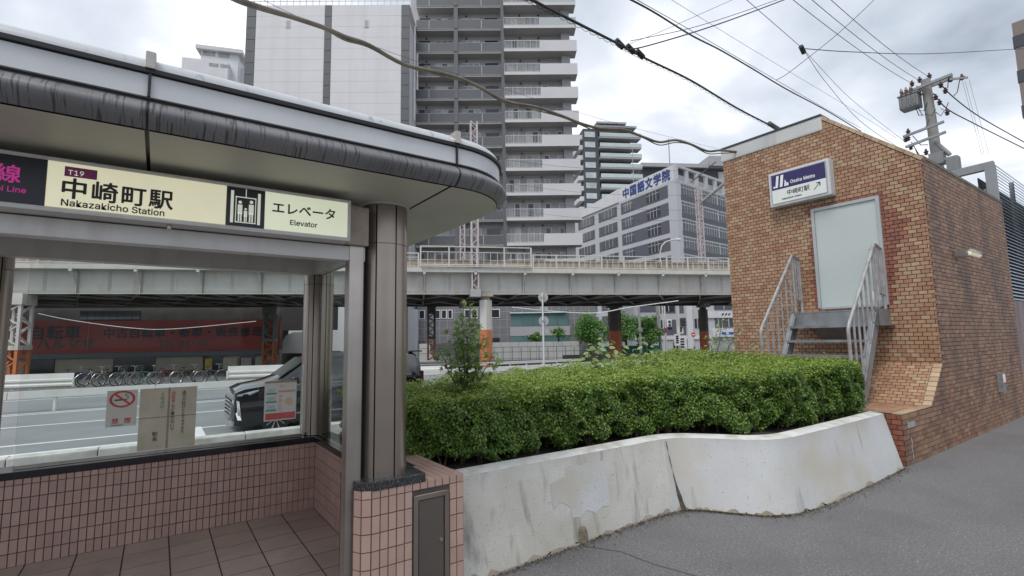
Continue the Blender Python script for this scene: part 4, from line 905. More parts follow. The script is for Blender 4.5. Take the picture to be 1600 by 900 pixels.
# columns as things of their own
def vcol(name,label,px,yl,py0=520,kind='lattice',wd=.9,low=None,up=None,zlow=1.75,grp=None):
    x = vx(px,py0,yl); p = vpt(x,yl,-.5); t_ = thing(name,label,'column',tuple(p),VA,grp); 
    if kind == 'lattice':
        m_ = []
        zz0,zz1 = 0,VB+.5-.02
        def seg(za,zb,mt,nm):
            g_ = MB(); r=.075; dp=wd
            for sx in (-1,1):
                for sy in (-1,1): g_.bar((sx*wd/2,sy*dp/2,za),(sx*wd/2,sy*dp/2,zb),r*2.2,r*2.2)
            n = max(1,round((zb-za)/(wd*.62)))
            for i in range(n):
                a,b = za+(zb-za)*i/n, za+(zb-za)*(i+1)/n; s = 1 if i%2 else -1
                for sy in (-1,1): g_.bar((-s*wd/2,sy*dp/2,a),(s*wd/2,sy*dp/2,b),r*1.1,r*1.1)
                for sx in (-1,1): g_.bar((sx*wd/2,-s*dp/2,a),(sx*wd/2,s*dp/2,b),r*1.1,r*1.1)
            g_.build(nm,mt,t_,world=False)
        zl = zlow+.5; seg(0,zl,low,'lower_lattice'); MB().box(-wd*.62,wd*.62,-wd*.62,wd*.62,zl,zl+.28).build('band',up,t_,world=False); seg(zl+.28,zz1-.7,up,'upper_lattice'); MB().box(-wd*.66,wd*.66,-wd*.66,wd*.66,zz1-.7,zz1).build('cap',up,t_,world=False)
    else:
        g_ = lambda z0,z1,r: [[(r*math.cos(R(60*k+30)),r*math.sin(R(60*k+30)),z) for k in range(6)] for z in (z0,z1)]
        zl = zlow+.5; MB().loft(g_(0,zl,wd/2),True,True).build('orange_lower_shaft',low,t_,world=False); MB().loft(g_(zl+.001,VB+.5-.45,wd/2),True,True).build('shaft',up,t_,world=False); MB().loft(g_(VB+.06,VB+.30,wd*.36),True,True).box(-wd*.5,wd*.5,-wd*.5,wd*.5,VB+.30,VB+.46).build('bearing',m_rust if up is m_cream_st else m_brown,t_,world=False)
    return t_
vcol('lattice_column','white and orange lattice column at the front of the viaduct beside the bicycle shop',26,.05,500,'lattice',.95,m_orange,m_cream_st,1.55)
vcol('lattice_column','slim orange and grey lattice column behind the parked van',422,W,520,'lattice',.85,m_orange,M('grey_lattice',(.20,.20,.19),.6),1.9)
vcol('lattice_column','dark brown and red lattice column under the viaduct next to the steel post',674,W,520,'lattice',.62,m_dred,m_brown,1.9)
vcol('hexagonal_column','cream six sided column with an orange base at the front of the viaduct',759,.05,520,'hex',1.0,m_orange,m_cream_st,2.45)
vcol('hexagonal_column','thick dark six sided column with a rust red base in front of the round trees',961,W,520,'hex',1.32,m_dred,m_brown,2.45)
vcol('hexagonal_column','slim dark six sided column with a red base beside the brick house',1100,W,520,'hex',.95,m_dred,m_brown,2.3)
# overhead line masts
def mast(px,yl,ztop,label,wd=.46):
    x = vx(px,300,yl); p = vpt(x,yl,VT-1.2); t_ = thing('overhead_line_mast',label,'mast',tuple(p),VA); h = ztop-(VT-1.2); 
    g_ = MB(); r=.045
    for sx in (-1,1):
        for sy in (-1,1): g_.bar((sx*wd/2,sy*wd/2,0),(sx*wd/2,sy*wd/2,h),r*2,r*2)
    g_.build('mast_legs',m_pinkm,t_,world=False); g_ = MB(); n = int(h/.45)
    for i in range(n):
        a,b = h*i/n,h*(i+1)/n; s = 1 if i%2 else -1
        for sy in (-1,1): g_.bar((-s*wd/2,sy*wd/2,a),(s*wd/2,sy*wd/2,b),r*1.1,r*1.1)
        for sx in (-1,1): g_.bar((sx*wd/2,-s*wd/2,a),(sx*wd/2,s*wd/2,b),r*1.1,r*1.1)
    g_.build('lacing',m_pinkm,t_,world=False)
    MB().box(-wd*.8,wd*.8,-wd*.9,wd*.7,-.55,-.0).build('mast_foot',M('mast_foot_grey',(.38,.38,.37),.6,var=.1),t_,world=False); return t_,x
t_,xm_ = mast(741,-.42,17.9,'tall pinkish lattice overhead line mast rising from the raised walkway')
mast(722,W-1,14.0,'second lattice mast on the far side of the tracks',.42)
t_,xm2 = mast(1091,W-.8,17.6,'lattice mast with a slanting pipe bracket near the school building')
h2 = 17.6-(VT-1.2); MB().tube([(.1,-.3,h2-1.6),(2.0,-4.4,h2+.6)],.16,10).build('pipe_bracket',M('grey_pipe',(.36,.35,.33),.5),t_,world=False,smooth=True); MB().tube([(-.9,-.2,h2+.6),(.6,-2.6,h2+2.1)],.06,6).build('stay_rod',m_brown,t_,world=False)
# ================================================================ buildings behind the viaduct
class Frame:                                                # a building's own axes: x to the right along its front, y away, z up
    def __init__(s, name, label, cat, px, D, ang, group=None):
        p = onD(px,530,D); s.t = thing(name,label,cat,(p.x,p.y,-.5),ang,group); s.inv = wm(s.t).inverted(); s.c = s.inv @ CAM
    def at(s, px, py, yl=0): d = s.inv.to_3x3() @ ray(px,py); return s.c + d*((yl-s.c.y)/d.y)
    def atx(s, px, py, xl=0): d = s.inv.to_3x3() @ ray(px,py); return s.c + d*((xl-s.c.x)/d.x)
    def b(s, mb, name, mat, par=None, **k): return mb.build(name,mat,par or s.t,world=False,**k)
FA = HEAD-R(89)
m_wht = M('white_cladding',(.66,.655,.67),.6,var=.03,vs=.3,streak=.25,scol=(.46,.46,.47),sscale=(.9,.9,.06),sth=(.5,.75))
m_wbal = M('pale_grey_balcony',(.60,.59,.60),.6,var=.04,vs=.4)
m_dgry = M('dark_grey_panel',(.105,.11,.118),.5,var=.05,vs=.3)
m_dgr2 = M('dark_grey_column',(.12,.125,.135),.55,var=.05)
m_mauv = M('tower_mauve_wall',(.42,.41,.425),.7,var=.05,vs=.5)
m_sof = M('balcony_soffit',(.40,.39,.38),.8,var=.05)
m_line2 = M('pale_joint',(.42,.43,.44),.6); m_joint = M('panel_joint',(.36,.36,.37),.8)
m_wf = M('white_window_frame',(.75,.75,.75),.5); m_pane = M('dark_window_glass',(.035,.04,.045),.08,var=.3,vs=.8,spec=.8); m_panel = M('curtained_glass',(.33,.34,.34),.15,var=.25,vs=1.2,spec=.8)
m_curt = M('white_curtain_glass',(.55,.54,.50),.2,var=.15,vs=1.5,spec=.7); m_rl = M('pale_baluster',(.58,.58,.57),.5); m_bgl = M('frosted_balcony_glass',(.46,.50,.49),.25,var=.05)
tw_ = Frame('apartment_tower','tall apartment tower with dark grey and pale grey balconies behind the viaduct','building',785,62,FA)
FP = 3.235; Z00 = tw_.at(790,385).z; b = tw_.b
xg0, xg1, xm, xw1 = tw_.at(650,200).x, tw_.at(784.5,200).x, tw_.at(713,200).x, tw_.at(904,200).x
RC = 1.35                                                    # recess depth of the balconies
b(MB().box(xg0-1,xw1-1.2,RC,RC+14,0,Z00+FP*13),'wall',m_mauv)
nF0, nF1 = -1, 12
wm_white = None
def window(x0,x1,z0,z1,y,par,panes=2,mat=m_panel):
    w_ = b(MB().box(x0,x1,y-.05,y,z0,z1),'window',m_wf,par); k = (x1-x0-.1)/panes
    for i in range(panes): MB().box(x0+.08+k*i,x0+.08+k*i+k-.09,y-.07,y-.045,z0+.09,z1-.09).build('pane',random.choice([mat,mat,m_pane,m_curt]) if panes > 1 else random.choice([mat,m_pane]),w_,world=False)
    return w_
for f in range(nF0,nF1):
    z = Z00+FP*f
    sl1 = b(MB().box(xg0,xg1,0,RC,z,z+.22),'balcony_slab',m_sof)
    for xa,xb,sp in ((xg0,xm-.28,.34),(xm+.28,xg1-.02,.55)):
        xs = xa+(xb-xa)*sp; 
        for p0,p1 in ((xa,xs-.05),(xs+.05,xb)): b(MB().box(p0,p1,-.06,.02,z+.30,z+1.42),'parapet_panel',m_dgry)
        b(MB().box(xa,xb,-.075,.03,z+1.425,z+1.47),'parapet_rail',m_line2); b(MB().box(xa,xb,-.07,.0,z+.222,z+.27),'parapet_rail',m_line2); b(MB().box(xs-.045,xs+.045,-.065,.0,z+.271,z+1.42),'parapet_post',m_line2)
    b(MB().box(xm-.27,xm+.27,-.12,.5,z-.0+.23,z+FP-.001),'front_column',m_dgr2); b(MB().box(xg1-.0,xg1+.42,-.02,.5,z+.0,z+FP-.001),'front_column',m_dgr2)
    for xa,xb in ((xg0,xm),(xm,xg1)):                        # recessed wall openings
        L_ = xb-xa; a0 = .05 if xa == xg0 else .60
        b(MB().box(xa+L_*(.03 if xa == xg0 else .64),xa+L_*(.31 if xa == xg0 else .93),RC-.03,RC+.001,z+.3,z+2.62),'dark_opening',m_pane)
        window(xa+L_*(.45 if xa == xg0 else .10),xa+L_*(.93 if xa == xg0 else .52),z+.3,z+2.62,RC-.001,None,3)
        b(MB().box(xa+L_*.2,xa+L_*.2+.22,RC-.14,RC-.002,z+2.80,z+2.96),'wall_vent',m_pane)
    xa, xb = xg1+.42, xw1+(0.0)                              # white bays at the right hand end
    xs = xa+(xb-xa)*.49
    b(MB().box(xa,xb,-.45,RC,z,z+.28),'balcony_slab',m_sof); b(MB().box(xa-.02,xb+.02,-.5,-.451,z-.02,z+.36),'slab_edge',m_wbal)
    if f < 9: b(MB().box(xs,xb+.02,-.5,-.38,z+.361,z+1.5),'solid_parapet',m_wbal)
    else: b(MB().box(xs,xb,-.46,-.42,z+.361,z+1.5),'glass_parapet',m_bgl)
    b(MB().box(xb-.1,xb+.019,-.379,RC+.3,z+.29,z+1.5),'parapet_return',m_wbal)
    b(MB().bar((xa,-.45,z+1.47),(xs,-.45,z+1.47),.07,.07),'rail',m_rl); b(MB().bar((xa,-.45,z+.44),(xs,-.45,z+.44),.05,.05),'rail',m_rl)
    bl = MB()
    for k in range(25): x = xa+(xs-xa)*k/24; bl.box(x-.02,x+.02,-.465,-.435,z+.44,z+1.45)
    b(bl,'balusters',m_rl)
    L_ = xw1-1.9-xa
    for s0,s1,pn in ((.05,.24,2),(.36,.58,2),(.66,.76,1),(.90,.99,1)): window(xa+L_*s0,xa+L_*s1,z+(.3 if pn == 2 else .9),z+2.68,RC-.001,None,pn)
    for s in (.27,.60): b(MB().box(xa+L_*s,xa+L_*s+.22,RC-.14,RC-.002,z+2.84,z+3.0),'wall_vent',m_pane)
    b(MB().box(xw1-1.9,xw1-.75,.6,RC+.2,z+.29,z+FP-.02),'end_pier',m_mauv)
# podium seen below the viaduct
m_stone = M('grey_stone_cladding',(.19,.19,.20),.6,var=.10,vs=2.5); m_teal = M('teal_glass',(.10,.19,.19),.1,var=.15,vs=.6,spec=.8)
py_ = -.8
pz = lambda yy: tw_.at(760,yy,py_).z
px0,px1 = tw_.at(652,500,py_).x, tw_.at(932,500,py_).x
b(MB().box(px0,px1,py_,RC,0,pz(470)),'podium_wall',m_stone)
for k in range(1,24): x = px0+(px1-px0)*k/24; b(MB().box(x-.02,x+.02,py_-.012,py_-.001,0,pz(481)),'stone_joint',m_mauv)
for k in range(1,7): b(MB().box(px0,px1,py_-.013,py_-.002,k*.95-.02,k*.95+.02),'stone_joint',m_mauv)
for a,c in ((656,663),(681,687),(691,697),(701,706),(727,733),(738,745),(768,780)):
    x0,x1 = tw_.at(a,490,py_).x,tw_.at(c,490,py_).x; window(x0-.1,x1+.1,pz(497),pz(483),py_-.014,None,1,m_pane)
for a,c,y0,y1 in ((768,781,539,528),(652,664,544,531)): b(MB().box(tw_.at(a,530,py_).x,tw_.at(c,530,py_).x,py_-.05,py_-.014,pz(y0),pz(y1)),'ground_opening',m_pane)
gx0,gx1 = tw_.at(798,500,py_).x,tw_.at(889,500,py_).x
for y0,y1,nm in ((511,487,'glass_band'),(539,526,'glass_band')):
    for k in range(5): b(MB().box(gx0+(gx1-gx0)*k/5+.04,gx0+(gx1-gx0)*(k+1)/5-.04,py_-.06,py_-.015,pz(y0),pz(y1)),nm,m_teal)
b(MB().box(gx0-.1,gx1+.1,py_-.10,py_-.02,pz(526)+.02,pz(511)-.02),'spandrel',m_mauv); b(MB().box(gx0-.1,gx1-.4,py_-.3,py_-.02,pz(490.5),pz(489)),'canopy_strip',m_wf)
# white slab block in front of the tower
wb = Frame('white_slab_block','windowless white panel block with vertical dark grey strips beside the balconies','building',520,57.5,FA)
zt = wb.at(520,8).z; bx0,bx1 = wb.at(381,130).x, wb.at(640,100).x; b = wb.b
b(MB().box(bx0,bx1,.02,11,0,zt),'wall_core',m_joint)
s_ = [(bx0,wb.at(396,130).x),(wb.at(505,130).x,wb.at(516,130).x),(wb.at(626.5,130).x,bx1)]
def strip(xa,xc):
    n = 22
    for k in range(n): b(MB().box(xa+.02,xc-.02,-.05,.021,zt-(k+1)*1.5+.03,zt-k*1.5-.03) if zt-(k+1)*1.5 > 12 else MB().box(xa+.02,xc-.02,-.05,.021,0,max(.1,zt-k*1.5-.03)),'grey_strip_panel',m_dgry) if zt-k*1.5 > 12 else None
for xa,xc in s_: strip(xa,xc)
for xa,xc in ((s_[0][1],s_[1][0]),(s_[1][1],s_[2][0])):
    hs = [1.55]*3+[1.2]*20; z = zt
    for k in range(24):
        h = 1.42; z2 = z-h
        if z2 < 6: break
        b(MB().box(xa+.015,xc-.015,0,.021,z2+.018,z-.0),'white_panel',m_wht); z = z2
    b(MB().box(xa,xc,.0,.021,0,z),'white_panel',m_wht)
    xm_w = xa+(xc-xa)*.50 if xa != s_[0][1] else xa+(xc-xa)*.47
    wv = b(MB().box(xm_w-.28,xm_w+.28,-.06,-.001,wb.at(570,43).z,wb.at(570,31).z),'small_window',m_wht); MB().box(xm_w-.2,xm_w+.2,-.08,-.058,wb.at(570,42).z,wb.at(570,32).z).build('pane',m_mauv,wv,world=False)
b(MB().box(bx1+.001,bx1+.02,.02,6.4,0,zt-2.2),'side_cladding',m_wht)
rl = MB()
for k in range(26): x = bx0+(bx1-bx0)*k/25; rl.box(x-.03,x+.03,.1,.16,zt,zt+1.2)
rl.box(bx0,bx1,.08,.18,zt+1.2,zt+1.28).box(bx0,bx1,.1,.16,zt+.6,zt+.65); b(rl,'roof_railing',m_rl)
b(MB().box(bx1-8,bx1-.5,1.2,8,zt,zt+.5),'roof_plant',m_wbal)
b(MB().tube([(bx1+.25,2,zt-14),(bx1+.25,2,zt-1.5)],.12,6).tube([(bx1+.25,4,zt-9),(bx1+.25,4,zt-4)],.12,6),'drain_pipe',m_wf)
# small white tower far left
wl = Frame('white_roofed_tower','distant white tower with a flat overhanging roof above the canopy','building',345,150,HEAD-R(75)); b = wl.b
x0,x1 = wl.at(313,100).x, wl.at(372,100).x; zt2 = wl.at(340,76).z; zm2 = wl.at(340,103).z
b(MB().box(x0,x1,0,10,0,zt2-1.2),'wall',m_wht); b(MB().box(x0-1.2,x1+1.4,-1.2,12,zt2-1.2,zt2),'roof',m_wbal)
for a,c in ((316,336),(341,359)): b(MB().box(wl.at(a,90).x,wl.at(c,90).x,-.06,-.01,wl.at(340,89).z,wl.at(340,82).z),'window',m_panel)
b(MB().box(x0-4,x1-2,-3,0,0,zm2),'lower_block',m_wht)
for a,c in ((326,341),(344,360)): b(MB().box(wl.at(a,110,-3).x,wl.at(c,110,-3).x,-3.06,-3.01,wl.at(340,112).z,wl.at(340,107).z),'window',m_panel)
b(MB().box(x1+.01,x1+9,4,14,0,wl.at(380,97).z),'side_block',m_wht); b(MB().box(x1+1,x1+7,3.9,3.99,wl.at(380,116).z,wl.at(380,110).z),'window',m_pane)
# dark tower with glass balconies
m_ch = M('charcoal_wall',(.065,.07,.085),.6,var=.08); m_ggl = M('pale_green_balcony_glass',(.48,.54,.53),.25,var=.08,vs=.2); m_wgl = M('pale_window_glass',(.45,.50,.49),.15,var=.25,vs=.25,spec=.8); m_slab = M('pale_slab',(.38,.38,.39),.7)
dt = Frame('dark_glass_tower','slim charcoal tower with pale glass balconies beyond the school','building',935,158,HEAD-R(83)); b = dt.b
z1 = dt.at(950,200).z; fp2 = (dt.at(950,209).z-dt.at(950,304).z)/6; xa,xb,xc,xd_ = dt.at(911,240).x,dt.at(935,240).x,dt.at(997,240).x,dt.at(906,240).x
b(MB().box(xa,xc-2,1.6,20,0,z1-.8),'wall',m_ch); b(MB().box(xa,xb,-.6,1.6,0,z1-.8),'corner_bay',m_ch); b(MB().box(xb-1,xc-1,-2.2,18,z1-.6,z1),'roof',m_slab); b(MB().box(xb-1,xb+9,-2.6,17,z1+.4,z1+1.0),'roof_fin',m_slab)
for k in range(17):
    z = dt.at(950,217).z-fp2*k
    if z < 4: break
    b(MB().box(xb,xc+.4,-2.0,1.6,z-.5,z),'balcony_slab',m_slab); b(MB().box(xb,xc+.45,-2.1,-2.0,z,z+1.25),'balcony_glass',m_ggl); b(MB().box(xb+.3,xc-2.5,1.52,1.59,z+.1,z+2.2),'window_band',m_pane)
    b(MB().box(xa+.5,xb-1.2,-.72,-.61,z+.1,z+1.95),'bay_window',m_wgl)
    b(MB().box(xa-1.7,xa-.02,0,14,z-.45,z+1.0),'side_balcony',m_wbal)
# school with blue lettering: corner towards the camera, two receding faces
m_sch = M('school_pale_wall',(.50,.50,.52),.65,var=.04,vs=.2); m_schd = M('school_grey_spandrel',(.11,.11,.135),.65,var=.05); m_blue = M('blue_lettering',(.02,.05,.22),.45)
SD = 105; pc0 = onD(1069,530,SD)
sc_ = thing('school_building','pale and grey banded school block with blue roof lettering','building',(pc0.x,pc0.y,-.5),HEAD-R(90)); SM = wm(sc_); si = SM.inverted()
camL = si @ CAM
def sface(px, py, n):                                       # point of a pixel on a vertical face through the corner with horizontal direction n (local)
    d = si.to_3x3() @ ray(px,py); nn = Vector((-n.y,n.x,0)); t = -(camL.dot(nn))/d.dot(nn); return camL+d*t
ztp = sface(1067,256,Vector((1,0,0))).z; zband = sface(1067,278,Vector((1,0,0))).z
# direction of the left face from the top edge: passes pixels (1067,256) and (985,303) at constant height
def find(px,py,z):
    d = si.to_3x3() @ ray(px,py); t = (z-camL.z)/d.z; p = camL+d*t; p.z = 0; return p
pl0 = find(972,313,zband); dl = (pl0).normalized(); pr0 = find(1131,283,ztp); dr_ = pr0.normalized()
LL, LR = 60, 34
def fbox(d, s0, s1, z0, z1, o0, o1, name, mat, par=None, out=1):
    nn = Vector((d.y,-d.x,0))
    if nn.dot(camL) < 0: nn = -nn
    a = d*s0; c = d*s1; pts = [a+nn*o0, c+nn*o0, c+nn*o1, a+nn*o1]
    m_ = MB(); m_.add([(p.x,p.y,z0) for p in pts]+[(p.x,p.y,z1) for p in pts],[(3,2,1,0),(4,5,6,7),(0,1,5,4),(1,2,6,5),(2,3,7,6),(3,0,4,7)]); return m_.build(name,mat,par or sc_,world=False)
q = [Vector((0,0,0)), dl*LL, dl*LL+dr_*LR, dr_*LR]
MB().prism([(p.x,p.y,0) for p in q],(0,0,ztp-3.4)).build('wall',m_sch,sc_,world=False)
fh = (zband-sface(1067,400,Vector((1,0,0))).z)/4.35
s_mid = find(975,316,zband).length; 
fbox(dl,0,s_mid,ztp-3.4,ztp,-.6,.02,'sign_parapet',m_wht); fbox(dl,s_mid+.01,LL,ztp-3.4,ztp-2.8,-.6,.02,'parapet',m_wht)
MB().prism([dl*s_mid+Vector((0,0,ztp-3.4)),dl*s_mid+Vector((0,0,ztp)),dl*(LL*.98)+Vector((0,0,ztp-3.4))],Vector((dl.y,-dl.x,0))*-.3).build('sloping_parapet',m_wht,sc_,world=False)
fbox(dr_,0,LR,ztp-.5,ztp,-.4,.1,'parapet_beam',m_sch)
for k in range(9): fbox(dr_,k*4.0,k*4.0+.9,ztp-3.4,ztp-.5,-.5,.08,'screen_pier',m_sch)
fbox(dr_,0,LR,ztp-3.9,ztp-3.41,-.6,.05,'screen_sill',m_sch); fbox(dr_,.9,LR,ztp-3.4,ztp-.5,-3.0,-2.9,'plant_screen',m_slab)
for f in range(11):
    z = zband-.8-fh*f
    if z < 2: break
    fbox(dl,2.6,s_mid-.8,z-fh*.72,z,-.001,.06,'spandrel_band',m_schd); 
    for a,c in ((.16,.42),(.72,.95)):
        s0 = 2.6+(s_mid-3.4)*a; s1 = 2.6+(s_mid-3.4)*c; w_ = fbox(dl,s0,s1,z-fh*.62,z-fh*.06,.061,.10,'window',m_pane); n = 4
        for k in range(1,n): sx = s0+(s1-s0)*k/n; fbox(dl,sx-.06,sx+.06,z-fh*.62,z-fh*.06,.101,.13,'mullion',m_sch,w_)
        fbox(dl,s0,s1,z-fh*.22,z-fh*.19,.101,.13,'transom',m_sch,w_)
    for j in range(3):
        s0 = s_mid+1.5+j*10; s1 = s0+6; fbox(dl,s0-.6,s1+1.4,z-fh*.70,z-.2,-.001,.05,'spandrel_band',m_schd); w_ = fbox(dl,s0,s1,z-fh*.62,z-fh*.06,.051,.09,'window',m_pane)
        for k in range(1,4): sx = s0+(s1-s0)*k/4; fbox(dl,sx-.06,sx+.06,z-fh*.62,z-fh*.06,.091,.12,'mullion',m_sch,w_)
    fbox(dr_,1.6,LR,z-fh*.95,z-fh*.66,-.001,.05,'spandrel_band',m_schd)
    for j in range(4):
        s0 = 1.8+j*7.6; s1 = s0+7.0; w_ = fbox(dr_,s0,s1,z-fh*.64,z-fh*.04,-.001,.04,'window',m_pane)
        for k in range(1,7): sx = s0+(s1-s0)*k/7; fbox(dr_,sx-.05,sx+.05,z-fh*.64,z-fh*.04,.041,.07,'mullion',m_sch,w_)
        fbox(dr_,s0,s1,z-fh*.24,z-fh*.20,.041,.07,'transom',m_sch,w_)
nl = Vector((dl.y,-dl.x,0)); nl = nl if nl.dot(camL) > 0 else -nl
tx = SM.to_3x3() @ (-dl); org = dl*(s_mid-2.4)+nl*.05+Vector((0,0,ztp-2.75))
for k,ch in enumerate('中国語文学院'):
    p = dl*(s_mid-1.6-(s_mid-3.0)*k/6)+nl*.06+Vector((0,0,ztp-2.75)); text(ch,2.7,m_blue,SM @ p,tx,(0,0,1),sc_,'roof_letter',bold=.02,depth=.05,xs=(s_mid/6)/3.4)
MB().tube([(dl*14+Vector((0,0,ztp)))[:],(dl*14+Vector((0,0,ztp+9)))[:]],.08,5).tube([(dr_*3+dl*4+Vector((0,0,ztp)))[:],(dr_*3+dl*4+Vector((0,0,ztp+8)))[:]],.12,5).build('antenna',m_slab,sc_,world=False)
# low dark roofed building between the tower and the brick house, and a brown block at the far right
rb = Frame('flat_roofed_building','dark grey building with a wide flat roof behind the school','building',1060,190,HEAD-R(84)); b = rb.b
x0,x1 = rb.at(1000,270).x, rb.at(1150,270).x; zr = rb.at(1060,258).z
b(MB().box(x0,x1,0,20,0,zr-1.5),'wall',m_ch); b(MB().box(x0,x1,-2,20,zr-1.5,zr),'roof',m_slab); b(MB().box(rb.at(1103,260).x,x1,-3,12,zr-1,zr+3),'raised_roof',m_slab); b(MB().box(rb.at(1122,270).x,rb.at(1131,270).x,-.1,-.01,zr-6,zr-2.5),'window',m_wgl)
bb = Frame('brown_block','brown banded building edge at the far end of the street','building',1612,40,R(-89)); b = bb.b
x0 = bb.at(1586,80).x; zr = bb.at(1588,34).z; b(MB().box(x0,x0+14,0,12,0,zr),'wall',M('brown_block_wall',(.22,.185,.17),.7,var=.05))
for k in range(5): b(MB().box(x0-.05,x0+14.1,-.06,-.001,zr-2.2-3.0*k,zr-1.2-3.0*k),'window_band',m_pane); b(MB().box(x0-.06,x0-.001,0,11.9,zr-2.2-3.0*k,zr-1.2-3.0*k),'window_band',m_pane)
# corner building with shops at street level to the right, seen under the viaduct
cb = Frame('corner_shop_building','pale grey corner building with dark windows and a shop below','building',1050,80,HEAD-R(84)); b = cb.b
def cbx(px): return cb.at(px,520).x
def cbz(py): return cb.at(1090,py).z
b(MB().box(cbx(992),cbx(1240),0,14,0,cbz(462)),'wall',m_sch)
for x0_,x1_,y0,y1 in ((1000,1028,487,474),(1033,1057,489,475),(1061,1070,489,474),(1000,1028,523,499),(1033,1057,523,499),(1061,1072,523,497)): b(MB().box(cbx(x0_),cbx(x1_),-.05,-.001,cbz(y0),cbz(y1)),'spandrel',m_schd)
for x0_,x1_,y0,y1 in ((1034,1050,514,501),(1002,1020,514,501),(1037,1055,486,477),(1051,1058,548,534),(1066,1078,548,534),(1086,1094,512,498),(1118,1128,512,498),(1130,1148,512,498),(1118,1148,484,478)):
    w_ = b(MB().box(cbx(x0_),cbx(x1_),-.12,-.051,cbz(y0),cbz(y1)),'window',m_pane); MB().box((cbx(x0_)+cbx(x1_))/2-.06,(cbx(x0_)+cbx(x1_))/2+.06,-.15,-.121,cbz(y0),cbz(y1)).build('mullion',m_sch,w_,world=False)
b(MB().box(cbx(1073),cbx(1082),-.3,-.001,0,cbz(478)),'pale_pier',m_wht); b(MB().box(cbx(1104),cbx(1200),-.25,-.001,cbz(497),cbz(488)),'white_fascia',m_wht)
for k in range(3):
    x = cbx(1127.5+k*5); b(MB().prism([(x,-.27,cbz(493.5)),(x+.28,-.27,cbz(493.5)),(x+.52,-.27,cbz(490)),(x+.24,-.27,cbz(490))],(0,.01,0)),'slanted_mark',m_ink)
b(MB().box(cbx(1112),cbx(1200),-.5,-.001,cbz(527),cbz(516)),'shop_fascia',m_wht); b(MB().box(cbx(1125),cbx(1200),-.53,-.501,cbz(523.5),cbz(519.5)),'blue_stripe',M('shop_blue',(.02,.10,.42),.4)); b(MB().box(cbx(1132),cbx(1136),-.55,-.531,cbz(523),cbz(520)),'white_mark',m_wht)
b(MB().box(cbx(1112),cbx(1200),-.05,-.001,.2,cbz(529)),'shop_glass',m_panel)
b(MB().box(cbx(992),cbx(1110),-.2,-.001,cbz(530),cbz(525)),'string_course',m_wht)
# ================================================================ street trees
def tree(label, px, D, zc, rx, rz, seed, group=None, nleaf=5200, cols=None):
    rr = np.random.default_rng(seed); p = onD(px,540,D); t_ = thing('street_tree',label,'tree',(p.x,p.y,-.5),0,group); tr = MB(); r_ = random.Random(seed)
    top = zc+.5
    tr.tube([(p.x,p.y,-.5),(p.x+.08,p.y,zc*.5),(p.x,p.y+.1,zc)],[.17,.13,.08],8)
    cl = []
    for k in range(26):
        a = r_.uniform(0,6.28); e = math.asin(r_.uniform(-.75,1)); r = r_.uniform(.35,1.1); c = Vector((p.x+rx*r*math.cos(a)*math.cos(e),p.y+rx*r*math.sin(a)*math.cos(e),zc+rz*r*math.sin(e))); cl.append(c)
        if k < 12: tr.tube([(p.x,p.y,zc-rz*.5),((p.x+c.x)/2,(p.y+c.y)/2,(zc-rz*.3+c.z)/2),tuple(c)],[.06,.035,.012],5)
    tr.build('trunk',M('tree_bark',(.12,.095,.075),.9,var=.2,vs=8),t_)
    C_ = np.array([c[:] for c in cl]); i = rr.integers(0,len(cl),nleaf); g = rr.normal(0,1,(nleaf,3)); g /= np.linalg.norm(g,axis=1,keepdims=True)
    rad = rx*.40*rr.uniform(.35,1.25,(nleaf,1)); P = C_[i]+g*rad*np.array([1,1,.8]); v,f = leaves(P,g+np.array([0,0,.5]),.23,.6,.6)
    npmesh('crown',v,f,leafmat('tree_leaf_'+str(seed%3),cols or [(.04,.12,.02),(.09,.23,.04),(.16,.34,.07),(.24,.44,.12)],.3,.45),t_,'stuff'); return t_
def zat(px,py,D): return onD(px,py,D).z
tree('round dark green tree left of the thick dark column',922,57.5,zat(922,521,57.5),2.3,2.1,1)
tree('round green tree showing on both sides of the dark column',978,59,zat(978,520,59),2.1,2.2,2)
tree('round green tree right of the dark column by the green fence',1014,60,zat(1014,520,60),1.35,2.1,3)
for px,py,s in ((838,528,11),(873,520,12)):
    tree('small thin ornamental tree in front of the teal windows',px,57,zat(px,py,57),.8,.5,s,'small ornamental trees',700,[(.07,.14,.03),(.11,.19,.05),(.15,.24,.07)])
# ================================================================ walls, fences and guard rails across the road
def wall_line(name,label,cat,pxa,pxb,D0,D1,z0,z1,th,mat):
    a = onD(pxa,540,D0); c = onD(pxb,540,D1); d = Vector((c.x-a.x,c.y-a.y,0)); t_ = thing(name,label,cat,(a.x,a.y,z0),math.atan2(d.y,d.x)); return t_, d.length
m_hoard = M('white_hoarding',(.60,.60,.60),.6,var=.04,vs=.5)
t_,Ln = wall_line('site_hoarding','white panel hoarding with thin green posts below the apartment tower','fence',655,905,54,57,-.5,1.2,.1,m_hoard)
n = 18; top = onD(780,535,55.5).z+.5
for k in range(n): MB().box(Ln*k/n+.02,Ln*(k+1)/n-.02,0,.08,0,top).build('panel',m_hoard,t_,world=False)
for k in range(n+1): MB().box(Ln*k/n-.03,Ln*k/n+.03,-1.3,-1.24,0,top-.5).build('fence_post',M('green_grey_post',(.10,.16,.14),.6),t_,world=False)
for z in (.15,top*.45,top-.55): MB().box(0,Ln,-1.29,-1.26,z,z+.05).build('fence_rail',MATS['green_grey_post'],t_,world=False)
t_,Ln = wall_line('green_fence','bright green mesh panel fence beneath the round trees','fence',945,1030,60,62,-.5,1.2,.1,m_hoard)
gtop = onD(1000,540,61).z+.5; m_gf = M('green_fence_panel',(.03,.28,.19),.5,var=.1)
for k in range(8): MB().box(Ln*k/8+.03,Ln*(k+1)/8-.03,0,.04,.3,gtop).build('panel',m_gf,t_,world=False)
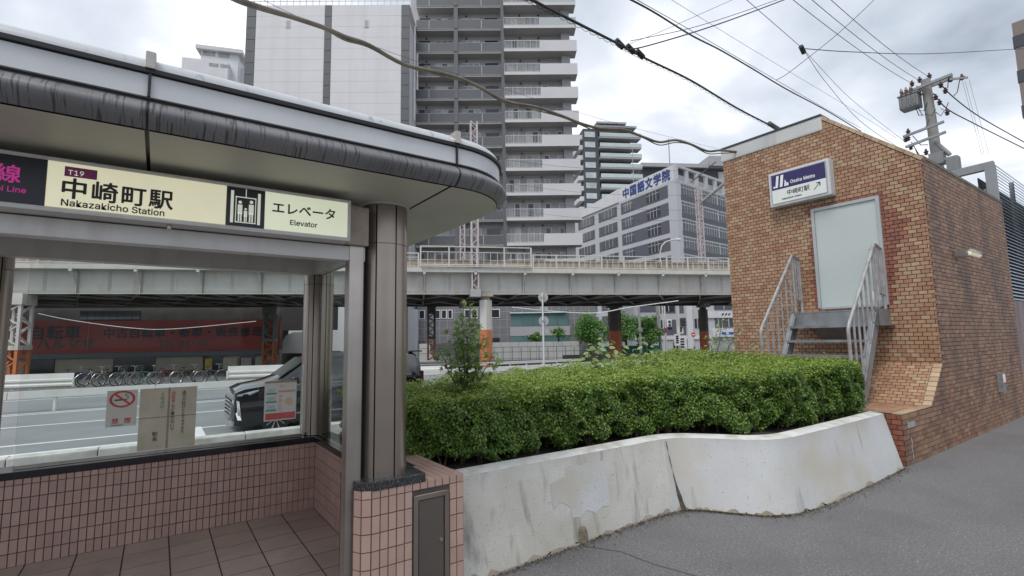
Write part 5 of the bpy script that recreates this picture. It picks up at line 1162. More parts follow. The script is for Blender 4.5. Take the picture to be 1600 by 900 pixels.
for k in range(9): MB().box(Ln*k/8-.03,Ln*k/8+.03,-.03,.06,0,gtop+.05).build('post',M('green_post',(.10,.30,.24),.5),t_,world=False)
t_,Ln = wall_line('low_wall','low dark retaining wall along the far side of the road','wall',880,1145,50,54,-.5,.5,.3,m_conc)
lt = onD(1000,552,52).z+.5
for k in range(12): MB().box(Ln*k/12+.01,Ln*(k+1)/12-.01,0,.3,0,lt).build('block',M('low_wall_concrete',(.25,.22,.20),.8,var=.15),t_,world=False)
m_gr_w = M('guard_rail_white',(.66,.66,.63),.45,var=.05,vs=2,streak=.3,scol=(.45,.36,.25),sscale=(2,2,1)); m_gr_g = M('guard_rail_grey',(.20,.20,.20),.5,metal=.3)
def wbeam(label,pa,pb,ztop,mat,hh=.35,posts=4):
    a = Vector(pa); c = Vector(pb); d = Vector((c.x-a.x,c.y-a.y,0)); t_ = thing('guard_rail',label,'guard rail',(a.x,a.y,-.5),math.atan2(d.y,d.x)); Ln = d.length; z = ztop+.5
    prof = [(0,0),(-.04,.04),(-.08,.06),(-.08,.12),(-.04,.16),(-.04,.19),(-.08,.23),(-.08,.29),(-.04,.31),(0,hh)]
    MB().loft([[(x,y,z-hh+q*hh/.35) for y,q in prof] for x in (0,Ln)]).build('beam',mat,t_,world=False)
    MB().tube([(0,-.04,z-hh*.95),(0,-.04,z-.02)],.06,8).tube([(Ln,-.04,z-hh*.95),(Ln,-.04,z-.02)],.06,8).build('end_cap',mat,t_,world=False)
    for k in range(posts): x = Ln*(k+.5)/posts; MB().box(x-.05,x+.05,.0,.1,0,z-.05).build('post',mat,t_,world=False)
wbeam('short white corrugated guard rail in front of the bicycle shop',onD(5,600,24.5),onD(115,600,25.5),onD(60,591,25).z,m_gr_w,.5)
wbeam('white corrugated guard rail beside the parked van',onD(356,580,27.5),onD(560,580,30),onD(400,577,28).z,m_gr_w,.5,5)
wbeam('long white guard rail seen above the hedge',onD(700,570,32.5),onD(905,565,38),onD(800,564,35).z,m_gr_w,.22,8)
wbeam('lower white guard rail length in front of the orange column',onD(745,570,31.5),onD(850,565,34),onD(800,571,33).z,m_gr_w,.16,5)
wbeam('grey guard rail length behind the parked van',onD(560,566,33),onD(720,566,34),onD(690,564,33).z,m_gr_g,.38,4)
wbeam('white guard rail end close to the back of the van',onD(600,580,26),onD(694,578,27),onD(680,574,27).z,m_gr_w,.42,3)
mr = thing('median_rail','white square guard pipe on short posts along the middle of the road','railing',(0,23.5,-.5))
for k in range(14): x = -24+k*4; MB().box(x+.01,x+3.99,23.42,23.58,onY(50,622,23.5).z,onY(50,611,23.5).z).build('pipe',m_gr_w,mr); MB().tube([(x+1.2,23.5,-.5),(x+1.2,23.5,onY(50,622,23.5).z)],.06,8).build('post',m_gr_w,mr)
# ================================================================ bicycle shop under the viaduct
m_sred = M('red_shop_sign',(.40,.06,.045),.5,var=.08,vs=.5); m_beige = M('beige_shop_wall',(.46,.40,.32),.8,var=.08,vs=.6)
SY = W+1.1; p = vpt(0,SY,-.5); sp = thing('bicycle_shop','shop front in the shade of the viaduct with a wide red sign and beige walls','shop',(p.x,p.y,-.5),VA); SPM = wm(sp)
def sx(px,py=520): return vx(px,py,SY)
def szl(px,py): iv = VM.inverted(); c = iv @ CAM; d = iv.to_3x3() @ ray(px,py); return (c+d*((SY-c.y)/d.y)).z+.5
b = lambda mb,nm,mt,par=None: mb.build(nm,mt,par or sp,world=False)
xa,xb = sx(-120),sx(438); zs0,zs1 = szl(220,550),szl(220,501)
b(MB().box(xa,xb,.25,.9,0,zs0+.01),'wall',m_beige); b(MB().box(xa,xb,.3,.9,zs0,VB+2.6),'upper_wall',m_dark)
b(MB().box(xa,xb,-.05,.25,zs0,zs1),'sign_board',m_sred); b(MB().box(xa,xb,-.35,.25,zs0-.42,zs0-.02),'awning_edge',M('grey_awning',(.17,.19,.22),.6))
b(MB().box(sx(139)-.03,sx(139)+.03,-.08,-.051,zs0,zs1),'sign_joint',m_dred)
for a,c in ((40,86),(178,243),(318,350),(375,400)): b(MB().box(sx(a),sx(c),.15,.249,0,zs0-.45),'shop_window',m_pane)
for a,c,mt in ((322,333,M('yellow_poster',(.60,.45,.10),.6)),(350,372,M('white_yellow_poster',(.60,.55,.40),.6)),(378,394,M('pink_poster',(.55,.42,.42),.6)),(400,412,M('green_poster',(.40,.52,.42),.6))): b(MB().box(sx(a),sx(c),.08,.149,zs0-2.3,zs0-.7),'window_poster',mt)
for k in range(8): x = sx(120+k*12); b(MB().box(x,x+.55,.22,.299,zs1+.15,zs1+.9),'dark_window',m_pane)
m_dtxt = M('dark_sign_letters',(.03,.035,.05),.5); m_gtxt = M('green_sign_letters',(.03,.10,.06),.5)
vxd = VM.to_3x3() @ Vector((1,0,0))
def stext(s,px,py,size,mat,xs=1.,sp_=1.1): o = SPM @ Vector((sx(px,py),-.06,szl(px,py))); text(s,size*1.30,mat,o,vxd,(0,0,1),sp,'sign_lettering',bold=.02,depth=.01,space=sp_,xs=xs)
stext('中古自転車・新車・販売修理',161,527,.72,m_dtxt,1.0,1.14); stext('自転車',44,529,1.0,m_dtxt,1,1.05); stext('ハルマサ',56,545,.75,m_gtxt,1.1,1.1); stext('TEL 06-63',248,542,.75,m_gtxt,1.0)
# white vaulted shed and pale building seen past the back column
ws = tag(MB().loft([[(onD(px,py,47.5+dd).x,onD(px,py,47.5+dd).y,onD(px,py,47.5+dd).z) for px,py in ((440,552),(441,535),(447,524),(458,519),(480,518),(505,518),(505,552))] for dd in (0,2.5)],True,True).build('vaulted_shed',M('shed_white',(.82,.82,.82),.5,var=.03)),'white shed with a rounded roof edge behind the van','shed')
dk = Frame('shade_backdrop','added dark backdrop for the shade under the viaduct behind the slim lattice column','building',430,50.5,FA); m_dkb = M('shade_backdrop_dark',(.05,.042,.042),.8,var=.2,vs=.6)  # dark backdrop put in where the view under the viaduct falls into shade
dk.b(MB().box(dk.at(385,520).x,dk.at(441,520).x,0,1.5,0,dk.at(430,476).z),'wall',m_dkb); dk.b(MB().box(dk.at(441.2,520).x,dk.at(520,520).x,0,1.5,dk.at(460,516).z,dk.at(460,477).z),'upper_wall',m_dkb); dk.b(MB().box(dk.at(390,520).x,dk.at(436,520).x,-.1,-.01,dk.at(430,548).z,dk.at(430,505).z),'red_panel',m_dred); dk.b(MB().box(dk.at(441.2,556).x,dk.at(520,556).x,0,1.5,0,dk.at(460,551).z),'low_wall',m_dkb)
pbld = Frame('pale_panel_building','pale panelled low building glimpsed between the bronze columns','building',610,60,FA); pbld.b(MB().box(pbld.at(522,500).x,pbld.at(652,500).x,0,8,0,pbld.at(600,484).z),'wall',m_wht); pbld.b(MB().box(pbld.at(596,535).x,pbld.at(604,535).x,-.1,-.01,0,pbld.at(600,530).z),'doorway',m_pane)
bt = tag(MB().loft([[(onD(px,py,53).x,onD(px,py,53).y,onD(px,py,53).z)]*1+[(onD(px,py,55).x,onD(px,py,55).y,onD(px,py,55).z)] for px,py in ((672,548),(672,526),(745,526),(748,530),(748,548))]).build('box_trailer',m_wht),'white ribbed box body standing behind the dark lattice column','container')
# ================================================================ bicycles
m_tyre = M('bike_tyre',(.02,.02,.02),.8); m_chr = M('bike_chrome',(.45,.45,.45),.3,metal=.8); m_bsk = M('bike_basket',(.10,.10,.10),.5); m_sad = M('bike_saddle',(.03,.028,.025),.5)
def ringm(c,r,t,mat,nm,par,n=20): MB().tube([(c[0]+r*math.cos(2*math.pi*k/n),0,c[1]+r*math.sin(2*math.pi*k/n)) for k in range(n+1)],t,6,cap=False).build(nm,mat,par,world=False)
def bicycle(loc,rz,col,label,basket=True):
    fm = M('bike_paint_%d%d%d'%tuple(int(c*99) for c in col),col,.35,coat=.3); t_ = thing('bicycle',label,'bicycle',loc,rz,'bicycles parked in front of the shop')
    for x in (-.53,.53):
        wh = MB(); 
        for k in range(10): a = math.pi*2*k/10; wh.tube([(x,0,.33),(x+.31*math.cos(a),0,.33+.31*math.sin(a))],.003,3,cap=False)
        w_ = wh.build('wheel',m_chr,t_,world=False); ringm((x,.33),.325,.022,m_tyre,'tyre',w_); ringm((x,.33),.30,.010,m_chr,'rim',w_); ringm((x,.33),.355,.012,m_chr,'mudguard',t_,12)
    B_=(0.02,0,.30); S_=(-.17,0,.72); Hd=(.36,0,.78)
    MB().tube([B_,S_,(-.19,0,.86)],.018,6).tube([S_,(.35,0,.55),Hd],.018,6).tube([B_,(.36,0,.62)],.020,6).tube([B_,(-.53,0,.33),S_],.012,6).tube([Hd,(.40,0,.60),(.53,0,.33)],.015,6).build('frame',fm,t_,world=False,smooth=True)
    MB().tube([(.30,-.26,.98),(.40,-.20,1.0),(.36,0,.94),(.40,.20,1.0),(.30,.26,.98)],.012,6).tube([(.36,0,.76),(.36,0,.94)],.013,6).build('handlebar',m_chr,t_,world=False,smooth=True)
    MB().loft([[(-.32,.09,.88),(-.32,-.09,.88),(-.32,-.06,.83),(-.32,.06,.83)],[(-.12,.03,.88),(-.12,-.03,.88),(-.12,-.02,.85),(-.12,.02,.85)],[(-.04,.02,.87),(-.04,-.02,.87),(-.04,-.02,.85),(-.04,.02,.85)]],True,True).build('saddle',m_sad,t_,world=False)
    MB().tube([(.02,0,.30),(.02,.05,.30),(.14,.08,.22)],.01,5).tube([(.02,0,.30),(.02,-.05,.30),(-.10,-.08,.38)],.01,5).disc((.02,-.03,.30),(0,1,0),.09,.02,14).build('crankset',m_chr,t_,world=False)
    if basket:
        g_ = MB()
        for z in (.78,.88,1.0): g_.tube([(.44,-.15,z),(.72,-.17,z),(.72,.17,z),(.44,.15,z),(.44,-.15,z)],.006,4,cap=False)
        for y in (-.15,-.05,.05,.15): g_.tube([(.44,y,.78),(.44,y,1.0)],.005,4).tube([(.72,y,.78),(.72,y,1.0)],.005,4).tube([(.44,y,.78),(.72,y,.78)],.005,4)
        g_.build('basket',m_bsk,t_,world=False)
    return t_
cols = [((.03,.06,.35),'blue framed bicycle leaning at the shop corner'),((.55,.55,.52),'white bicycle with a front basket beside the blue one'),((.04,.04,.045),'black bicycle with a basket near the dark shop window'),((.30,.30,.31),'silver bicycle with a basket in the row'),((.05,.16,.10),'green bicycle with a basket in the row'),((.35,.04,.04),'dark red bicycle parked by the beige wall'),((.14,.09,.06),'brown bicycle next to the posters'),((.10,.10,.12),'charcoal bicycle at the end of the row')]
for (px,D),(c,l) in zip(((112,26.2),(146,26),(172,26),(198,26.2),(226,26.4),(258,26.4),(292,26.8),(330,27)),cols):
    p = onD(px,600,D); bicycle((p.x,p.y,-.36),VA+R(random.choice([35,48,60])*1.0)+R(random.uniform(-8,8)),c,l)
# ================================================================ black minivan on the road
m_vp = M('black_car_paint',(.008,.008,.012),.18,spec=.6,coat=.9); m_vg = M('dark_car_glass',(.02,.022,.024),.04,spec=.9); m_vc = M('car_chrome',(.75,.76,.78),.12,metal=1.); m_vt = M('car_tyre',(.02,.02,.02),.85)
van = thing('minivan','black minivan with a large chrome grille on the road behind the glass','van',(3.86,14.6,-.5)); VX0, VX1 = 1.52, 6.46
sec = []                                                     # body sections along the length (front at low x): half width, sill z, belt z, roof z, roof half width
prof = [(0,.70,.28,.72,.80,.60),(.06,.82,.22,1.00,1.05,.68),(.25,.90,.20,1.08,1.14,.74),(.75,.925,.20,1.14,1.22,.76),(1.12,.925,.20,1.16,1.34,.74),(1.75,.925,.20,1.15,1.78,.70),(2.2,.925,.20,1.15,1.90,.70),(3.2,.925,.20,1.15,1.935,.70),(4.2,.925,.20,1.15,1.91,.70),(4.7,.91,.22,1.15,1.86,.68),(4.90,.88,.30,1.10,1.74,.64),(4.94,.82,.36,.98,1.60,.60)]
rings = []
for x,hw,zs,zb,zr_,rw in prof:
    rings.append([(VX0-3.86+x,y,z) for y,z in ((-hw*.92,zs),(-hw,zs+.12),(-hw,zb*.75),(-hw*.985,zb),(-rw-.03,max(zb+.01,zr_-.10)),(-rw*.86,zr_),(0,zr_+.02),(rw*.86,zr_),(rw+.03,max(zb+.01,zr_-.10)),(hw*.985,zb),(hw,zb*.75),(hw,zs+.12),(hw*.92,zs))])
MB().loft(rings,False,True).build('body',m_vp,van,world=False,smooth=True)
def vbox(x0,x1,y,z0,z1,mat,nm,th=.012,sl0=0,sl1=0): s = -1; return MB().prism([(VX0-3.86+x0,y,z0),(VX0-3.86+x1,y,z0),(VX0-3.86+x1-sl1,y+.19,z1),(VX0-3.86+x0+sl0,y+.19,z1)],(0,-th,0)).build(nm,mat,van,world=False)
for x0,x1,s0,s1 in ((1.30,2.02,.42,.0),(2.10,3.15,0,0),(3.25,4.55,0,.12)): vbox(x0,x1,-.935,1.20,1.74,m_vg,'side_window',.012,s0,s1); 
MB().prism([(VX0-3.86+1.0,-.70,1.23),(VX0-3.86+1.70,-.64,1.77),(VX0-3.86+1.70,.64,1.77),(VX0-3.86+1.0,.70,1.23)],(-.02,0,.025)).build('windscreen',m_vg,van,world=False)
for k in range(5): MB().box(VX0-3.86-.03,VX0-3.86+.10,-.62+.02*k,.62-.02*k,.42+.09*k,.455+.09*k).build('grille_bar',m_vc,van,world=False)
for s in (-1,1):
    MB().prism([(VX0-3.86+.04,s*.62,.88),(VX0-3.86+.10,s*.86,.92),(VX0-3.86+.55,s*.925,1.02),(VX0-3.86+.35,s*.90,.93)],(0,s*.02,.04)).build('headlight',m_vc,van,world=False)
    MB().prism([(VX0-3.86-.0,s*.70,.85),(VX0-3.86+.14,s*.88,.80),(VX0-3.86+.20,s*.91,.36),(VX0-3.86+.12,s*.86,.36)],(0,s*.02,0)).build('chrome_blade',m_vc,van,world=False)
    MB().box(VX0-3.86+4.86,VX0-3.86+4.96,s*.80-.05,s*.80+.05,.95,1.3).build('tail_light',M('tail_light_red',(.06,.008,.008),.2),van,world=False)
    MB().bar((VX0-3.86+.9,s*.93,1.12),(VX0-3.86+4.7,s*.93,1.17),.02,.025).bar((VX0-3.86+1.0,s*.935,.42),(VX0-3.86+4.4,s*.935,.42),.02,.03).build('chrome_strip',m_vc,van,world=False)
    MB().box(VX0-3.86+1.30,VX0-3.86+1.42,s*.93+(-.22 if s < 0 else .02),s*.93+(-.02 if s < 0 else .22),1.15,1.33).build('mirror',m_vp,van,world=False,bevel=.03)
    for x in (.95,3.95):
        w_ = MB().tube([(VX0-3.86+x,s*.93,.34),(VX0-3.86+x,s*.72,.34)],.34,28).build('wheel',m_vt,van,world=False,smooth=True); rm = MB().tube([(VX0-3.86+x,s*.938,.34),(VX0-3.86+x,s*.92,.34)],.07,12)
        for k in range(10): a = 2*math.pi*k/10; rm.bar((VX0-3.86+x,s*.938,.34),(VX0-3.86+x+.25*math.cos(a),s*.938,.34+.25*math.sin(a)),.03,.012,up=(0,1,0))
        rm.build('rim',m_vc,w_,world=False)
MB().box(VX0-3.86+4.60,VX0-3.86+5.0,-.66,.66,1.86,1.90).build('spoiler',m_vp,van,world=False,bevel=.015)
# ================================================================ signs, lights and poles
m_pole = M('white_sign_pole',(.62,.62,.61),.5,var=.05); m_back = M('sign_back_grey',(.42,.42,.41),.5,metal=.3)
p = onD(850,570,27); rs = thing('road_sign','grey backs of two round road signs and plates on a white pole','road sign',(p.x,p.y,-.5)); vd_ = Vector((-_fw.x,-_fw.y,0)).normalized(); sd_ = Vector((_rt0.x,_rt0.y,0))
MB().tube([(p.x,p.y,-.5),(p.x,p.y,onD(849,456,27).z)],.045,10).build('pole',m_pole,rs)
for py,r in ((463.5,.27),(501,.27)): z = onD(849,py,27).z; c = Vector((p.x,p.y,z))+sd_*.04-vd_*.07; MB().disc(c,-vd_,r,.02,24).build('round_sign',m_back,rs); MB().box(p.x-.07,p.x+.07,p.y-.07,p.y+.07,z-.03,z+.03).build('clamp',m_back,rs)
for py in (482,518): z = onD(849,py,27).z; c = Vector((p.x,p.y,z))-vd_*.07+sd_*.05; MB().prism([c+sd_*a*.23+Vector((0,0,e_*.12)) for a,e_ in ((-1,-1),(1,-1),(1,1),(-1,1))],-vd_*.02).build('plate',m_back,rs)
def disc_sign(px,py,D,r,label,kind):
    p = onD(px,py,D); t_ = thing('road_sign',label,'road sign',(p.x,p.y,-.5)); MB().tube([(p.x,p.y,-.5),(p.x,p.y,p.z+.3)],.05,8).build('pole',m_pole,t_); c = Vector(p)+vd_*.06
    if kind == 'park':
        MB().disc(c,vd_,r,.02,24).build('red_ring',m_red,t_); MB().disc(c+vd_*.021,vd_,r*.74,.01,24).build('blue_disc',M('sign_blue',(.03,.09,.42),.4),t_); MB().bar(c+vd_*.034+sd_*-r*.55+Vector((0,0,r*.55)),c+vd_*.034+sd_*r*.55+Vector((0,0,-r*.55)),r*.2,.004,up=vd_).build('red_slash',m_red,t_)
    else: MB().disc(c,vd_,r,.02,24).build('red_disc',m_red,t_); MB().prism([c+vd_*.022+sd_*a*r*.7+Vector((0,0,e_*r*.18)) for a,e_ in ((-1,-1),(1,-1),(1,1),(-1,1))],vd_*.01).build('white_bar',m_white,t_)
disc_sign(1039.5,516,62,.33,'blue no parking sign with a red ring on a white pole','park'); disc_sign(1083,523,66,.30,'red no entry sign beside the rust red column','entry')
def lights(px,py,D,label):
    p = onD(px,py,D); t_ = thing('traffic_light',label,'traffic light',(p.x,p.y,-.5)); q_ = Vector(p); MB().tube([(p.x,p.y,-.5),(p.x,p.y,onD(px,470,D).z)],.10,8).build('pole',m_pole,t_)
    MB().prism([q_+sd_*a+Vector((0,0,e_)) for a,e_ in ((.15,-.42),(.75,-.42),(.75,.55),(.15,.55))],vd_*.3).build('signal_head',m_white if 'white' in label else m_ch,t_,bevel=.05)
    for e_ in (-.2,.25): MB().disc(q_+sd_*.45+vd_*.3+Vector((0,0,e_)),vd_,.17,.12,14).build('visor',m_ch,t_)
lights(1039.5,506,64,'white backed traffic signal on a tall pole left of the no parking sign'); lights(1061,504,60,'dark traffic signal on a pole with banners near the shop')
for px,D,w_,z0,z1,l in ((1058,59,.35,540,522,'short white banner'),(1066,59.5,.5,548,525,'long white banner with dark print'),(1064,59.8,.35,521,510,'small white banner up the pole')):
    p = onD(px,530,D); t_ = thing('banner',l+' near the traffic signal','banner',(p.x,p.y,onD(px,z0,D).z)); c = Vector(p); za,zb = onD(px,z0,D).z,onD(px,z1,D).z
    MB().prism([Vector((c.x,c.y,0))+sd_*a*w_+Vector((0,0,e_)) for a,e_ in ((-1,za),(1,za),(1,zb),(-1,zb))],vd_*.03).build('cloth',m_white,t_)
    for k in range(4): zc = za+(zb-za)*(.2+.18*k); MB().prism([Vector((c.x,c.y,0))+vd_*.04+sd_*a*w_*.45+Vector((0,0,e_)) for a,e_ in ((-1,zc),(1,zc),(1,zc+.18),(-1,zc+.18))],vd_*.005).build('print',m_ink,t_)
p = onD(1001,540,58); up_ = thing('utility_pole','slim grey concrete pole standing among the round trees','pole',(p.x,p.y,-.5)); MB().tube([(p.x,p.y,-.5),(p.x,p.y,onD(994,472,58).z)],[.16,.12],10).build('shaft',m_conc,up_); MB().box(p.x-.2,p.x+.2,p.y-.2,p.y+.2,2.4,2.9).build('pole_band',m_back,up_)
p = onD(1033,550,60); up_ = thing('utility_pole','leaning grey concrete pole left of the traffic signals','pole',(p.x,p.y,-.5)); q_ = onD(1026,474,60); MB().tube([(p.x,p.y,-.5),tuple(q_)],[.2,.16],10).build('shaft',m_conc,up_); MB().tube([(p.x-.05,p.y,1.2),(p.x-.05,p.y,1.8)],.21,10).build('pole_band',m_back,up_)
p = onD(1032,405,66); sl2 = thing('street_lamp','white curved street lamp rising behind the viaduct railing','street lamp',(p.x,p.y,-.5)); pp = [onD(a,c,66) for a,c in ((1032,430),(1032,392),(1034,384),(1040,378),(1050,375),(1056,374))]
MB().tube([(p.x,p.y,-.5)]+[tuple(v) for v in pp],.09,8).build('pole',m_pole,sl2,smooth=True); MB().tube([tuple(pp[-1]),tuple(onD(1063,374.5,66))],.16,8).build('lamp_head',m_wf,sl2,smooth=True)
for px,c,l in ((1080,(.04,.10,.06),'green scooter parked beyond the hedge'),(1091,(.5,.5,.5),'pale scooter parked by the rust red column')):
    p = onD(px,552,60); t_ = thing('scooter',l,'scooter',(p.x,p.y,-.5),HEAD-R(80)); g_ = MB()
    for x in (-.6,.6): MB().tube([(x,-.05,.25),(x,.05,.25)],.25,16).build('wheel',m_tyre,t_,world=False)
    MB().loft([[(-.8,-.15,.5),(-.8,.15,.5),(-.8,.15,.75),(-.8,-.15,.75)],[(-.1,-.18,.35),(-.1,.18,.35),(-.1,.18,.8),(-.1,-.18,.8)],[(0,-.15,.3),(0,.15,.3),(0,.15,.4),(0,-.15,.4)],[(.35,-.15,.3),(.35,.15,.3),(.35,.15,.4),(.35,-.15,.4)],[(.5,-.2,.4),(.5,.2,.4),(.45,.18,1.0),(.45,-.18,1.0)]],True,True).build('body',M('scooter_'+l[:4],c,.3),t_,world=False); MB().tube([(.5,-.3,1.1),(.45,0,1.05),(.5,.3,1.1)],.02,6).tube([(.6,0,.25),(.45,0,1.05)],.03,6).build('handlebar',m_tyre,t_,world=False)
# ================================================================ utility pole behind the brick house
m_pc = M('concrete_pole',(.33,.32,.30),.8,var=.1,vs=3,bump=.1); m_ins = M('brown_insulator',(.10,.05,.05),.3); m_xf = M('transformer_grey',(.22,.225,.23),.5,var=.06); m_wire = M('black_cable',(.018,.018,.02),.6); m_wire2 = M('grey_cable',(.055,.055,.06),.6)
PD = 18.0; pb_ = onD(1466,262,PD); pt_ = onD(1446,124,PD); dp_ = (Vector(pb_)-Vector(pt_)).normalized(); ft = Vector(pb_)+dp_*((pb_.z-0)/-dp_.z) if abs(dp_.z) > 0 else pb_
up_ = thing('utility_pole','tall concrete utility pole with crossarms and a transformer behind the brick house','pole',(ft.x,ft.y,0))
MB().tube([tuple(ft),tuple(pb_),tuple(pt_)],[.19,.165,.14],14).build('shaft',m_pc,up_,smooth=True)
XP = pt_.x
def P(px,py,d=0): return Vector(onX(px,py,XP+d))
def arm(a,c,w_=.09): MB().bar(P(*a),P(*c),w_,w_).build('crossarm',m_frame,up_)
arm((1411,147,-.2),(1488,116,-.2),.09); arm((1412,151,.2),(1489,121,.2),.09); arm((1411,214,-.2),(1475,190,-.2),.08); arm((1415,230,-.2),(1478,206,-.2),.08); arm((1484,124,-.2),(1512,121,-.2),.06)
def ins(px,py,s=1.,d=0.): c = P(px,py,d); MB().tube([c+Vector((0,0,-.10*s)),c+Vector((0,0,-.06*s)),c+Vector((0,0,-.04*s)),c+Vector((0,0,.02*s)),c+Vector((0,0,.05*s)),c+Vector((0,0,.12*s))],[.03*s,.07*s,.04*s,.08*s,.04*s,.03*s],10).build('insulator',m_ins,up_,smooth=True)
for q in ((1425,131),(1437,125),(1452,119),(1470,133),(1477,142),(1462,152),(1468,160),(1480,176),(1419,206),(1419,216),(1423,230),(1447,238),(1415,218),(1503,121),(1485,124)): ins(*q)
o = P(1404,162,-.3); e1 = Vector((0,P(1434,154,-.3).y-o.y,0)); up3 = Vector((0,0,.24)); dpv = Vector((.5,0,0)); o.z = P(1419,157,-.3).z
MB().box(o.x,o.x+.5,o.y+e1.y,o.y,o.z-.26,o.z+.22).build('transformer',m_xf,up_,bevel=.04); MB().box(o.x-.03,o.x+.53,o.y+e1.y-.03,o.y+.03,o.z+.221,o.z+.26).build('transformer_lid',m_frame,up_,bevel=.01)
for k in range(3): c = o+e1*(.2+.25*k)+up3; MB().tube([c,c+Vector((0,0,.14)),c+Vector((0,0,.15)),c+Vector((0,0,.28))],[.05,.04,.06,.02],8).build('bushing',m_ins,up_)
for k in range(4): y = o.y+e1.y*(.15+.23*k); MB().box(o.x-.05,o.x-.001,y-.02,y+.02,o.z-.2,o.z+.15).build('cooling_fin',m_xf,up_)
o = P(1478,258,-.3); MB().box(o.x,o.x+.4,P(1497,252,-.3).y,o.y,o.z-.25,o.z+.28).build('switch_box',m_xf,up_,bevel=.05)
MB().tube([P(1461,222),P(1480,238),P(1484,242)],.07,8).tube([P(1462,240),P(1475,252)],.09,8).box(P(1465,248).x-.2,P(1465,248).x+.2,P(1465,248).y-.2,P(1465,248).y+.2,P(1465,258).z,P(1465,240).z).build('cable_termination',m_xf,up_)
for a in ((1445,140,1432,134),(1449,160,1436,172),(1434,168,1448,178),(1452,186,1436,204),(1424,222,1446,246),(1426,212,1450,226),(1430,232,1440,246),(1440,180,1430,166),(1448,178,1462,170),(1470,170,1482,160),(1478,140,1482,118),(1490,150,1500,122),(1462,175,1476,172)):
    p,q = P(a[0],a[1]),P(a[2],a[3]); MB().tube([p,(p+q)/2+Vector((0,0,-.18)),q],.014,5).build('jumper_wire',m_wire2,up_)
# ================================================================ overhead cables
def cable(label, pts, r, mat=None, sag=0., seg=6, group=None, name='overhead_cable', smooth=True):
    P_ = [Vector(onD(*p)) for p in pts]; path = []
    if sag or len(P_) == 2:
        a,c = P_[0],P_[-1]
        for k in range(17): f = k/16; path.append(a+(c-a)*f+Vector((0,0,-4*sag*f*(1-f))))
    else:
        Q = [P_[0]*2-P_[1]]+P_+[P_[-1]*2-P_[-2]]
        for i in range(1,len(Q)-2):
            for k in range(seg):
                t = k/seg; a,b_,c,d = Q[i-1:i+3]; path.append(.5*((2*b_)+(c-a)*t+(2*a-5*b_+4*c-d)*t*t+(3*b_-a-3*c+d)*t**3))
        path.append(P_[-1])
    o = MB().tube(path,r*(.72 if mat is not m_thick else 1),8).build(name,mat or m_wire,None,smooth=True); tag(o,label,'cable',group); return path
m_thick = M('weathered_beige_cable',(.20,.175,.135),.7,var=.25,vs=6,dirt=.5,dcol=(.09,.075,.055),dscale=5)
th = [(330,-22,3.9),(380,2,4.1),(470,31,4.5),(508,44,4.7),(540,58,4.9),(575,70,5.1),(630,100,5.5),(680,112,5.9),(712,120,6.15),(745,134,6.4),(790,158,6.7),(840,168,7.1),(880,182,7.5),(905,192,7.8),(935,200,8.1),(975,203,8.5),(1005,214,8.8),(1030,222,9.1),(1055,219,9.4),(1078,225,9.6),(1105,236,9.9),(1125,235,10.05),(1150,237,10.2)]
cable('thick weathered beige cable sagging in front of the buildings to the brick roof',th,.022,m_thick)
cable('second strand lashed below the thick beige cable',[(x,y+3+2.0*math.sin(i*1.9),d) for i,(x,y,d) in enumerate(th)],.010,m_thick)
cable('thin messenger wire above the thick beige cable',[(400,-6,4.2),(480,32,4.6),(640,92,5.6),(800,143,6.8),(960,192,8.4),(1120,232,10.1)],.003,m_wire2)
tb = [(812,-10,4.6),(880,25,5.0),(965,68,5.8),(1010,92,6.6),(1080,126,7.6),(1150,168,8.8),(1204,196,9.7)]
pth = cable('black spiral bound cable bundle running to the brick roof edge',tb,.020)
hx = MB(); hp = []
for i in range(len(pth)-1):
    for k in range(6): f = k/6; q = pth[i]+(pth[i+1]-pth[i])*f; a = (i*6+k)*1.35; hp.append(q+Vector((0,0,-.02))+_up0*.026*math.sin(a)+_rt0*.022*math.cos(a))
tag(MB().tube(hp,.003,4).build('cable_binding',m_wire),'thin wire wound round the cable bundle to the brick roof','cable')
a = Vector(onD(1202,193,9.7)); c = Vector(onD(1232,212,10.3)); tag(MB().tube([a,c],.045,10).build('cable_sleeve',M('sleeve_grey',(.10,.10,.10),.6)),'dark grey cable sleeve resting on the white roof band','cable sleeve')
for k,p in enumerate(((968,68),(985,76),(1000,84))): c = Vector(onD(p[0],p[1],5.9+.2*k)); tag(MB().tube([c+Vector((-.06,0,.02)),c+Vector((.06,0,-.03))],.034,8).build('cable_clamp',m_wire),'black cable clamp where side wires join the bundle','cable clamp','clamps on the cable bundle')
cable('heavy black cable high over the brick house',[(975,-6,6.5),(1020,18,6.9),(1080,55,7.8),(1125,78,8.6),(1175,107,9.6),(1230,140,11.0),(1290,172,12.8),(1345,205,15.0)],.017)
cable('thin wire hung just above the heavy black cable',[(985,-6,6.5),(1070,42,7.7),(1175,103,9.6),(1290,170,12.8),(1345,200,15.0)],.006)
cable('black cable slanting up from the bundle to the top edge',[(978,78,5.9),(1010,72,6.1),(1085,50,6.6),(1150,28,7.2),(1235,-4,8.0)],.011)
cable('grey wire slanting up beside the black one',[(985,64,6.0),(1075,45,6.6),(1150,22,7.2),(1230,-6,8.0)],.006,m_wire2)
cable('thin wire crossing near the bright cloud',[(985,68,6.1),(1040,46,6.5),(1150,-3,7.4)],.004,m_wire2)
cable('thin pale wire sloping down to the roof ridge',[(1040,-6,9),(1180,80,12),(1330,170,16),(1400,215,18)],.005,m_wire2)
cable('wire from the top edge to the small spacer',[(1160,-6,9),(1252,74,11.5)],.008,m_wire2); 
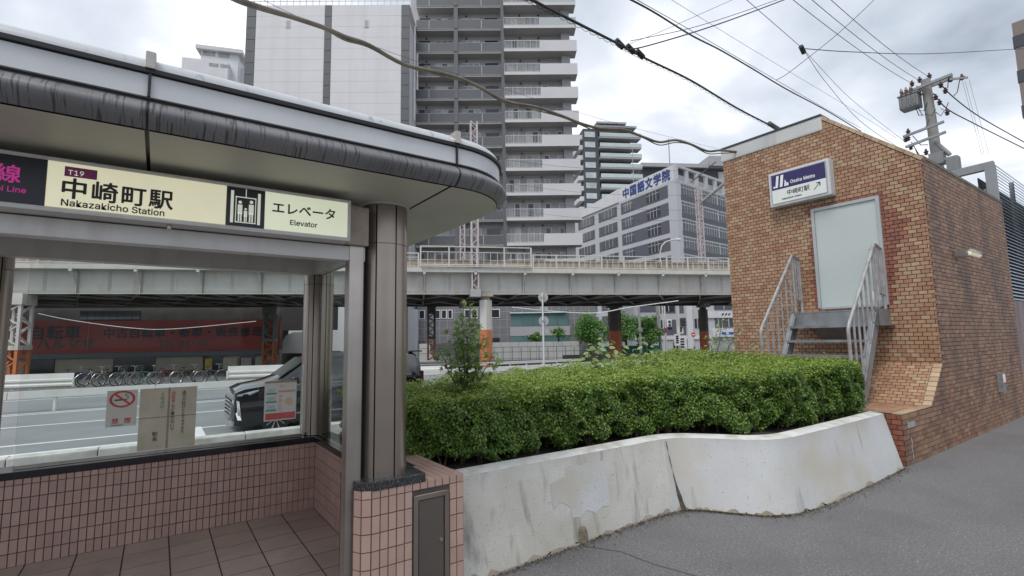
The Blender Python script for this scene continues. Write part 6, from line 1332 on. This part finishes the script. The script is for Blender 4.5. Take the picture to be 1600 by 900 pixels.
c = Vector(onD(1254,76,11.6)); tag(MB().tube([c+Vector((-.08,0,.03)),c+Vector((.10,.02,-.06))],.055,8).build('cable_spacer',m_wire),'black spacer where three wires meet in the sky','cable spacer')
cable('level black cable running right from the spacer',[(1256,76,11.6),(1330,81,13),(1450,84,15.5),(1600,76,19)],.014)
cable('wire from the spacer down to the pole arms',[(1257,80,11.6),(1290,128,14),(1345,190,16),(1412,236,17.8)],.009,m_wire2); cable('second wire from the spacer to the pole',[(1258,80,11.6),(1330,155,15),(1412,220,17.8)],.007,m_wire2)
cable('black service wire crossing the three line wires',[(1213,125,11),(1226,118,11),(1245,104,11.2),(1310,52,11.6),(1372,-6,12)],.009)
for k,(a,c) in enumerate((((1232,-6),(1424,130)),((1262,-6),(1437,126)),((1292,-6),(1450,119)))): cable('one of three parallel line wires running to the pole top',[(a[0],a[1],10.5),(c[0],c[1],PD)],.010,m_wire2,sag=.12,group='three line wires to the pole')
cable('upper insulated cable going right from the pole',[(1470,132,PD),(1490,152,18.4),(1530,182,19.3),(1600,222,21)],.026,m_wire2); cable('lower insulated cable going right from the pole',[(1458,146,PD),(1480,170,18.3),(1520,192,19),(1600,232,21)],.026,m_wire2)
for k,(a,c) in enumerate((((1504,127),(1534,242)),((1508,127),(1538,242)),((1514,124),(1545,240)))): cable('thin vertical drop wire above the louvre frame',[(a[0],a[1],PD),(c[0],c[1],16.5)],.006,m_wire2,group='drop wires above the louvre frame')
cable('faint wire in front of the apartment balconies',[(640,228,32),(900,262,40),(1130,268,44)],.016,m_wire2); 
for k,(y0,y1) in enumerate(((300,306),(322,330),(340,345))): cable('thin overhead line wire above the railway tracks',[(640,y0-40,44),(900,y0,48),(1140,y1,52)],.016,m_wire2,group='overhead line wires above the tracks')
cable('white cable looping below the viaduct girder',[(800,480,37),(860,486,37.5),(930,489,38),(985,480,38.5),(1060,470,39)],.05,m_wf)
cable('pale wire sagging across the shop sign',[(60,490,31),(110,500,31.5),(200,512,32),(270,514,32.5),(400,502,33.5)],.025,m_wf)
